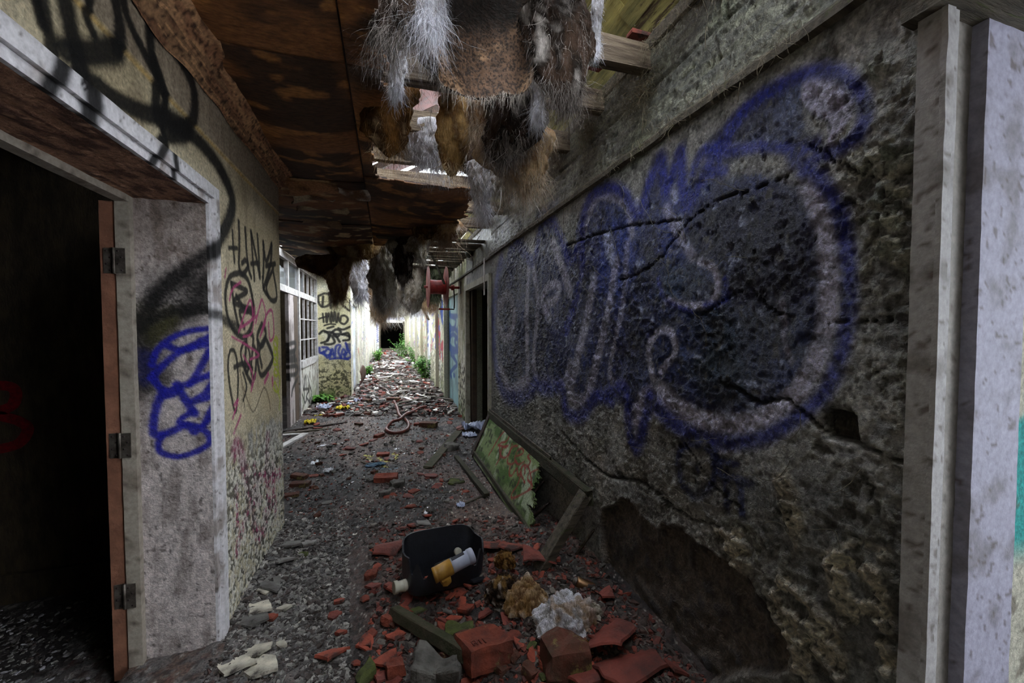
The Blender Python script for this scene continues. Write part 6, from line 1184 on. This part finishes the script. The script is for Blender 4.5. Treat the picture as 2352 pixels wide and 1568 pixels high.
# insulation heap on the ground
def lump(px, py, wx, hy, tone, label, seed, nst=900, name='insulation_heap', flat=1.0, dz=0):
    p = pt(px, py); D = (p-O).dot(fwd); R = wx*D/F/2; Hh = hy*D/F; base, dk, hi = TONE[tone]; root = empty(name, (p.x, p.y, p.z+dz)); n1, n2 = 96, 48; T_, A = np.meshgrid(np.linspace(.02, 1, n2), np.linspace(0, 2*PI, n1, endpoint=False), indexing='ij'); T_, A = T_.ravel(), A.ravel()
    U = np.stack([np.cos(A)*np.sin(T_*PI/2*1.0), np.sin(A)*np.sin(T_*PI/2), np.cos(T_*PI/2)], 1); f1 = fbm(U, 1.5, 3, seed); f2 = np.abs(fbm(U+.4*f1[:, None], 3.2, 4, seed+1)-.5)*2; f3 = np.abs(fbm(U*np.array([1, 2, 1]), 8, 3, seed+2)-.5)*2; r = (.78+.45*(f1-.3)+.30*(f2-.25)+.10*(f3-.2))
    V = U*r[:, None]*np.array([R, R*.75*flat, Hh*.95]); c_, s_ = math.cos(-TH), math.sin(-TH); V[:, 0], V[:, 1] = V[:, 0]*c_-V[:, 1]*s_, V[:, 0]*s_+V[:, 1]*c_
    col = np.tile(lin(base), (len(V), 1)); col = mixc(col, lin(dk), 1-sst(f2, .05, .25)); col = mixc(col, lin(hi), sst(f2, .3, .55)*.8); col = mixc(col, lin((170, 132, 76)), sst(fbm(U, 2.2, 2, seed+5), .55, .68)*.6)
    i = np.arange(n1*n2).reshape(n2, n1); j = np.roll(i, -1, 1); Q = np.stack([i[:-1], i[1:], j[1:], j[:-1]], -1).reshape(-1, 4); npmesh('fibre_body', V, Q, FIB, root, col=col)
    g = np.random.default_rng(seed); ids = g.integers(0, n1*n2, nst); d = U[ids]*.5+g.normal(size=(nst, 3))*.8; d /= np.linalg.norm(d, axis=1)[:, None]; cs_ = col[ids]*(.6+.8*g.random((nst, 1))); strands('fibres', V[ids], d, .006+.022*g.random(nst), cs_, np.full(nst, .0005), root, seed+7, 5, curl=.8, grav=.8); tag(root, label, 'insulation')
lump(1300, 1440, 165, 88, 'white', 'white fluffy heap of insulation in the front rubble', 41, 2200); lump(1210, 1400, 120, 85, 'cream', 'yellowish insulation ridge left of the white heap', 42, 900, flat=.7); lump(1160, 1370, 110, 60, 'dark', 'dark wet insulation lump beside the black cistern', 43, 900); lump(1345, 1425, 90, 52, 'grey', 'grey insulation lump between the white heap and the spray can', 44, 900); lump(1160, 1320, 60, 40, 'brown', 'small yellow insulation knob on top of the dark wet lump', 45, 300, dz=.06)
lump(1335, 1500, 70, 34, 'brown', 'brown flattened insulation rag under the white heap', 46, 300)
# moulded brown seat-like panel far left
p = pt(826, 892); nx = 14; s, t = np.meshgrid(np.linspace(0, 1, nx), np.linspace(0, 1, nx), indexing='ij'); s, t = s.ravel(), t.ravel(); V = np.stack([.10*np.sin(t*2.4)+.10*s*t, -.25+.5*s, .55*t*(1-.25*(2*s-1)**2)], 1); V2 = V+np.array([.012, 0, -.006]); q = gidx(nx, nx); i = np.arange(nx*nx).reshape(nx, nx); rim = np.concatenate([i[:, 0], i[-1, 1:], i[::-1, -1][1:], i[0, ::-1][1:-1]]); N_ = nx*nx
o = npmesh('moulded_seat', np.concatenate([V, V2]), np.concatenate([q, q[:, ::-1]+N_, np.stack([rim, rim+N_, np.roll(rim, -1)+N_, np.roll(rim, -1)], 1)]), mat('brown_moulding', (84, 58, 48), (56, 38, 32), sc=6, rough=.5)); o.location = (XL+.03, p.y+.1, p.z); tag(o, 'brown curved moulded seat leaning at the left wall just past the tagged pier', 'seat')
# ------------------------------------------------------------------ scattered rubble, one object per piece
LMK = [((1000, 1300), 'the black cistern'), ((1300, 1400), 'the white insulation heap'), ((1110, 1500), 'the lettered brick'), ((1000, 1480), 'the mossy rail'), ((764, 1500), 'the big orange tile piece'), ((1007, 1545), 'the concrete lump'), ((1410, 1480), 'the largest roof tiles'), ((1180, 1255), 'the curved roof tiles'), ((887, 1100), 'the whole red brick'), ((915, 970), 'the hose loop'), ((882, 1046), 'the yellow paint ring'), ((1020, 1035), 'the slanting mossy board'), ((688, 1110), 'the brick pile by the left wall'), ((754, 1084), 'the white crumpled paper'), ((675, 1010), 'the white boards'), ((740, 950), 'the glazed screen foot'), ((984, 980), 'the dark brick pair'), ((1040, 925), 'the blue doorway'), ((921, 833), 'the far white sheet'), ((895, 842), 'the far white frame pieces'), ((842, 890), 'the brown moulded seat'), ((978, 868), 'the bright green weed'), ((880, 805), 'the end doorway'), ((596, 1400), 'the pale plaster slabs'), ((655, 1280), 'the left wall corner slabs'), ((560, 1525), 'the doorway trim foot'), ((974, 1200), 'the grey slate slabs'), ((1110, 1130), 'the leaning door'), ((1054, 1450), 'the green mossy stone'), ((781, 1430), 'the three lone shards'), ((904, 921), 'the brick across the hose end')]
LAB = {}
CN = {'clay_tile': 'orange-red tile', 'clay_tile_big': 'dull red tile', 'brick_red': 'brown-red brick', 'brick_lichen': 'lichened brick', 'grey_slab': 'grey slate', 'pale_plaster_slab': 'mottled pale', 'white_litter': 'clean white', 'grey_stone': 'grey', 'mossy_stone': 'mossy green', 'weathered_wood': 'grey wooden', 'dark_wood': 'dark wooden', 'white_paint_wood': 'white painted'}
def near(x, y):
    (lx, ly), nm = min(LMK, key=lambda k: (k[0][0]-x)**2+((k[0][1]-y)*1.3)**2); dx, dy = x-lx, (y-ly)*1.3; d = math.hypot(dx, dy)
    side = ('right of' if dx > 0 else 'left of') if abs(dx) > abs(dy) else ('in front of' if dy > 0 else 'behind')
    k = 22 if y < 1000 else 45
    return ('close ' if d < k else 'well ' if d > 2.6*k else 'a little ')+side+' '+nm
def scatter(name, n, poly, geos, mats_, size, label, cat, group, seed, tilt=.25, maxy=27.5, dz=-.004, asp=None):
    r = random.Random(seed); xs = [a for a, b in poly]; ys = [b for a, b in poly]; protos = []
    for g in geos: protos.append([None]*len(mats_)+[g])
    k = 0; tries = 0
    while k < n and tries < n*60:
        tries += 1; x, y = r.uniform(min(xs), max(xs)), r.uniform(min(ys), max(ys)); ins = False
        for i in range(len(poly)):
            a, b = poly[i], poly[(i+1) % len(poly)]
            if (a[1] > y) != (b[1] > y) and x < (b[0]-a[0])*(y-a[1])/(b[1]-a[1])+a[0]: ins = not ins
        if not ins: continue
        p = pt(x, y)
        if p.y > maxy or p.x > XR-.05 or p.x < (XL+.04 if not YLC+.1 < p.y < YP-.1 else XS+.1): continue
        gi = r.randrange(len(geos)); mi_ = r.randrange(len(mats_)); pr = protos[gi]
        if pr[mi_] is None: o = npmesh(name, pr[-1][0], pr[-1][1], mats_[mi_], smooth=False); pr[mi_] = o
        else: o = pr[mi_].copy(); C.objects.link(o)
        s = r.uniform(*size)*(1+.05*p.y); o.location = (p.x, p.y, p.z+dz); o.rotation_euler = (r.uniform(-tilt, tilt), r.uniform(-tilt, tilt), r.uniform(0, 6.3)); o.scale = (s, s*(asp or 1), s); tag(o, '%s %s %s, %s' % ('tiny' if s/(1+.05*p.y) < size[0]+(size[1]-size[0])*.33 else 'small' if s/(1+.05*p.y) < size[0]+(size[1]-size[0])*.67 else 'larger', CN.get(mats_[mi_].name, 'grey'), cat if cat != 'plaster' else 'plaster crumb', near(x, y)), cat, group); o['group'] = LAB.setdefault(o['label'], group); k += 1
SH = [shard(700+i, 5+i % 3, .012, .25 if i % 2 else 0, .05) for i in range(10)]; SL_ = [shard(760+i, 4+i % 3, .007, 0, .05, .35) for i in range(8)]; RK = [rock(780+i, .05, .7, 3) for i in range(5)]
LT = []
for i in range(6): P_, Q_ = bevbox(.5, .045, .016, .1, .4, 790+i, seg=4); LT.append((P_, Q_))
scatter('tile_shard', 185, [(830, 1300), (930, 1180), (1200, 1200), (1290, 1330), (1390, 1390), (1600, 1700), (760, 1700), (830, 1420)], SH, [TILE, TILE, TILER], (.35, .95), 'broken red clay tile shard in the heap around the cistern and insulation', 'shard', 'red tile shards in the front heap', 31, .5, dz=.004)
scatter('tile_shard', 50, [(700, 960), (1060, 930), (1090, 1160), (900, 1180), (820, 1080)], SH, [TILE, TILER, BRICK], (.4, 1.1), 'small red tile shard on the middle of the path around the hose and paint marks', 'shard', 'red tile shards on the middle path', 32, .2)
scatter('tile_shard', 60, [(700, 905), (850, 850), (960, 850), (1045, 920), (1050, 945), (720, 950)], SH, [TILE, TILER, BRICK], (.6, 1.5), 'red tile piece on the far path beyond the hose', 'shard', 'red tile shards on the far path', 33, .2)
scatter('slate_chip', 190, [(520, 1568), (640, 1270), (760, 1230), (790, 1330), (700, 1470), (700, 1568)], SL_, [SLATE, SLATE, PALE, SLATE], (.16, .5), 'small grey slate chip spread along the foot of the left wall', 'chip', 'grey chips along the left wall foot', 34, .3, dz=.0)
scatter('stone', 70, [(640, 1130), (700, 990), (1060, 970), (1100, 1200), (900, 1200), (660, 1220)], RK, [STONE, BRICKY, SLATE], (.15, .5), 'small dark stone on the middle of the path', 'stone', 'dark stones on the path', 35)
scatter('plaster_crumb', 90, [(640, 1060), (860, 830), (930, 830), (1050, 930), (1060, 1060)], SL_, [PALE, PAPER, PALE], (.18, .6), 'small pale plaster crumb on the far part of the path', 'plaster', 'pale crumbs on the far path', 36)
scatter('lath', 110, [(850, 905), (860, 812), (930, 806), (985, 850), (1050, 925), (730, 925)], LT, [WOODG, WOODG, WOODD, WHITEW], (.5, 1.3), 'broken grey lath lying across the far path', 'lath', 'broken laths on the far path', 37, .08, dz=.01)
scatter('lath', 26, [(900, 1180), (1060, 1000), (1110, 1140), (1000, 1240)], LT, [WOODD, WOODG], (.18, .4), 'short dark splinter beside the leaning door', 'lath', 'splinters beside the leaning door', 38, .1)
scatter('stone', 26, [(880, 1400), (1250, 1500), (1500, 1568), (840, 1568)], RK, [BRICKY, BRICK, MOSSY], (.3, .75), 'rough brick and mortar crumb in the front heap', 'stone', 'crumbs in the front heap', 39, .4, dz=.004)
# uncountable small chips
def chips(n, label, region, pal, smin, smax, seed, power=1.6, room=False):
    r = np.random.default_rng(seed); (x0, x1), (y0, y1) = region; V = []; Q = []; Cc = []; px = r.uniform(x0, x1, n*2); py = r.uniform(y0, y1, n*2); d = np.array([tuple(fwd)])+np.outer((px-1176)/F, np.array(rgt))+np.outer((784-py)/F, np.array(upv)); t = -H/d[:, 2]; X, Y = d[:, 0]*t, d[:, 1]*t
    ok = (Y < 27) & (Y > .8) & (X < XR-.02) & ((X > XL+.01) | ((X > XS+.02) & (Y > YLC+.05) & (Y < YP-.05)))
    if room: ok = (X < XL-.3) & (X > -4) & (Y < 2.7) & (Y > .3)
    X, Y, t = X[ok][:n], Y[ok][:n], t[ok][:n]; m = len(X); Z = fh(X, Y) if not room else X*0-.006; s = (smin+(smax-smin)*r.random(m)**power)*(1+.22*Y)
    k = np.array([[-1, -.6, 0], [.9, -.8, 0], [1.1, .7, 0], [-.7, .9, 0], [-.8, -.4, 1], [.7, -.6, 1], [.8, .5, 1], [-.5, .7, 1]], float); L = np.tile(k, (m, 1, 1))+r.normal(size=(m, 8, 3))*.22; L[:, :, 2] *= (.25+.5*r.random(m))[:, None]; L[:, :, 1] *= (.5+.5*r.random(m))[:, None]; L *= s[:, None, None]/2
    az = r.random(m)*2*PI; tl = r.normal(size=m)*.3; c, s2 = np.cos(tl), np.sin(tl); x, z = L[:, :, 0]*c[:, None]-L[:, :, 2]*s2[:, None], L[:, :, 0]*s2[:, None]+L[:, :, 2]*c[:, None]; y = L[:, :, 1]; ca, sa = np.cos(az)[:, None], np.sin(az)[:, None]
    P = np.stack([x*ca-y*sa+X[:, None], x*sa+y*ca+Y[:, None], z+Z[:, None]+.002], -1); f = np.array([[4, 5, 6, 7], [0, 1, 5, 4], [1, 2, 6, 5], [2, 3, 7, 6], [3, 0, 4, 7]]); Q = (np.arange(m)[:, None, None]*8+f[None]).reshape(-1, 4)
    pc = np.array([lin(q) for q in pal]); col = pc[r.integers(0, len(pal), m)]*(.5+.9*r.random((m, 1))); tag(npmesh('rubble_chips', P.reshape(-1, 3), Q, CHIP, col=np.repeat(col, 8, 0), smooth=False), label, 'rubble', kind='stuff')
GR = [(86, 82, 80), (110, 106, 102), (66, 60, 58), (132, 128, 122), (56, 46, 42)]; RD = [(118, 54, 40), (92, 42, 34), (64, 44, 38), (60, 50, 46), (50, 42, 38), (86, 80, 74)]
chips(8000, 'fine grey slate grit along the left of the path', ((520, 800), (1200, 1568)), GR, .006, .026, 51); chips(10000, 'fine red and brown crumbs in the front heap', ((850, 1750), (1200, 1800)), RD, .006, .032, 52)
chips(6000, 'mixed fine rubble grit over the middle and far path', ((630, 1130), (800, 1260)), GR+RD+RD+[(206, 200, 190), (52, 46, 42), (60, 52, 46), (44, 38, 36)], .005, .016, 53); chips(2400, 'coarse mixed rubble over the far path', ((630, 1080), (800, 960)), GR+RD+RD+[(190, 184, 170), (216, 210, 204), (64, 52, 44)], .02, .05, 54)
chips(2600, 'fine pale grit on the dark room floor inside the left doorway', ((-200, 330), (1380, 1700)), GR+[(150, 146, 150)], .004, .016, 55, room=True); chips(2200, 'brown grit at the doorway trim foot', ((380, 900), (1500, 1800)), GR+RD[2:], .004, .018, 56)
# ------------------------------------------------------------------ plants
def plant(px, py, hh, n, label, seed, spread=.25):
    p = pt(px, py); r = np.random.default_rng(seed); root = empty('weed_plant', p); st = []; V = []; Q = []
    for k in range(n):
        a = r.random()*2*PI; L = hh*(.5+.6*r.random()); b = Vector((math.cos(a)*spread*.3*r.random(), math.sin(a)*spread*.3*r.random(), -.01)); tip = b+Vector((math.cos(a)*spread*r.random(), math.sin(a)*spread*r.random(), L)); mid = b.lerp(tip, .5)+Vector((0, 0, L*.12)); pts = smooth([b, mid, tip], 4); st.append(pts)
        for q_ in pts[1:]:
            for e in range(3):
                aa = r.random()*2*PI; l = .06+.08*r.random(); w = l*.28; dv = Vector((math.cos(aa), math.sin(aa), r.uniform(-.3, .5))).normalized(); sd = dv.cross(Vector((0, 0, 1))).normalized(); i0 = len(V); V += [q_, q_+dv*l*.5+sd*w+Vector((0, 0, .008)), q_+dv*l-Vector((0, 0, l*.2)), q_+dv*l*.5-sd*w+Vector((0, 0, .008)), q_+dv*l*.5-Vector((0, 0, .004))]; Q += [(i0, i0+1, i0+4), (i0+1, i0+2, i0+4), (i0+2, i0+3, i0+4), (i0+3, i0, i0+4)]
    tubes('stems', st, .003, LEAF, root, n=4); npmesh('foliage', V, Q, LEAF, root, smooth=False)['kind'] = 'stuff'; tag(root, label, 'plant')
plant(978, 868, .62, 22, 'bright green leafy weed at the foot of the right wall, nearest of the plants', 61, .3); plant(968, 858, .5, 16, 'smaller weed just behind the nearest bright green one', 62); plant(948, 832, .6, 20, 'low green weed spreading from the far right wall', 63, .5); plant(925, 818, .8, 26, 'wide green weed clump before the end doorway', 64, .7); plant(930, 806, 1.1, 22, 'taller dark weed at the right of the end doorway', 65, .5)
plant(866, 828, .5, 18, 'low weed at the foot of the far left wall', 66, .35); plant(845, 862, .3, 14, 'small dark weed beside the pale curled sheet', 67, .2); plant(735, 926, .18, 16, 'green moss-like weed at the foot of the tagged pier corner', 68, .2)
# far dark chair-like pile in the end hall is unlit; a plain threshold step there
struct(boxobj('trim_90', e0-.05, e1+.05, YE-.25, YE+.1, -.02, .12, WOODG))
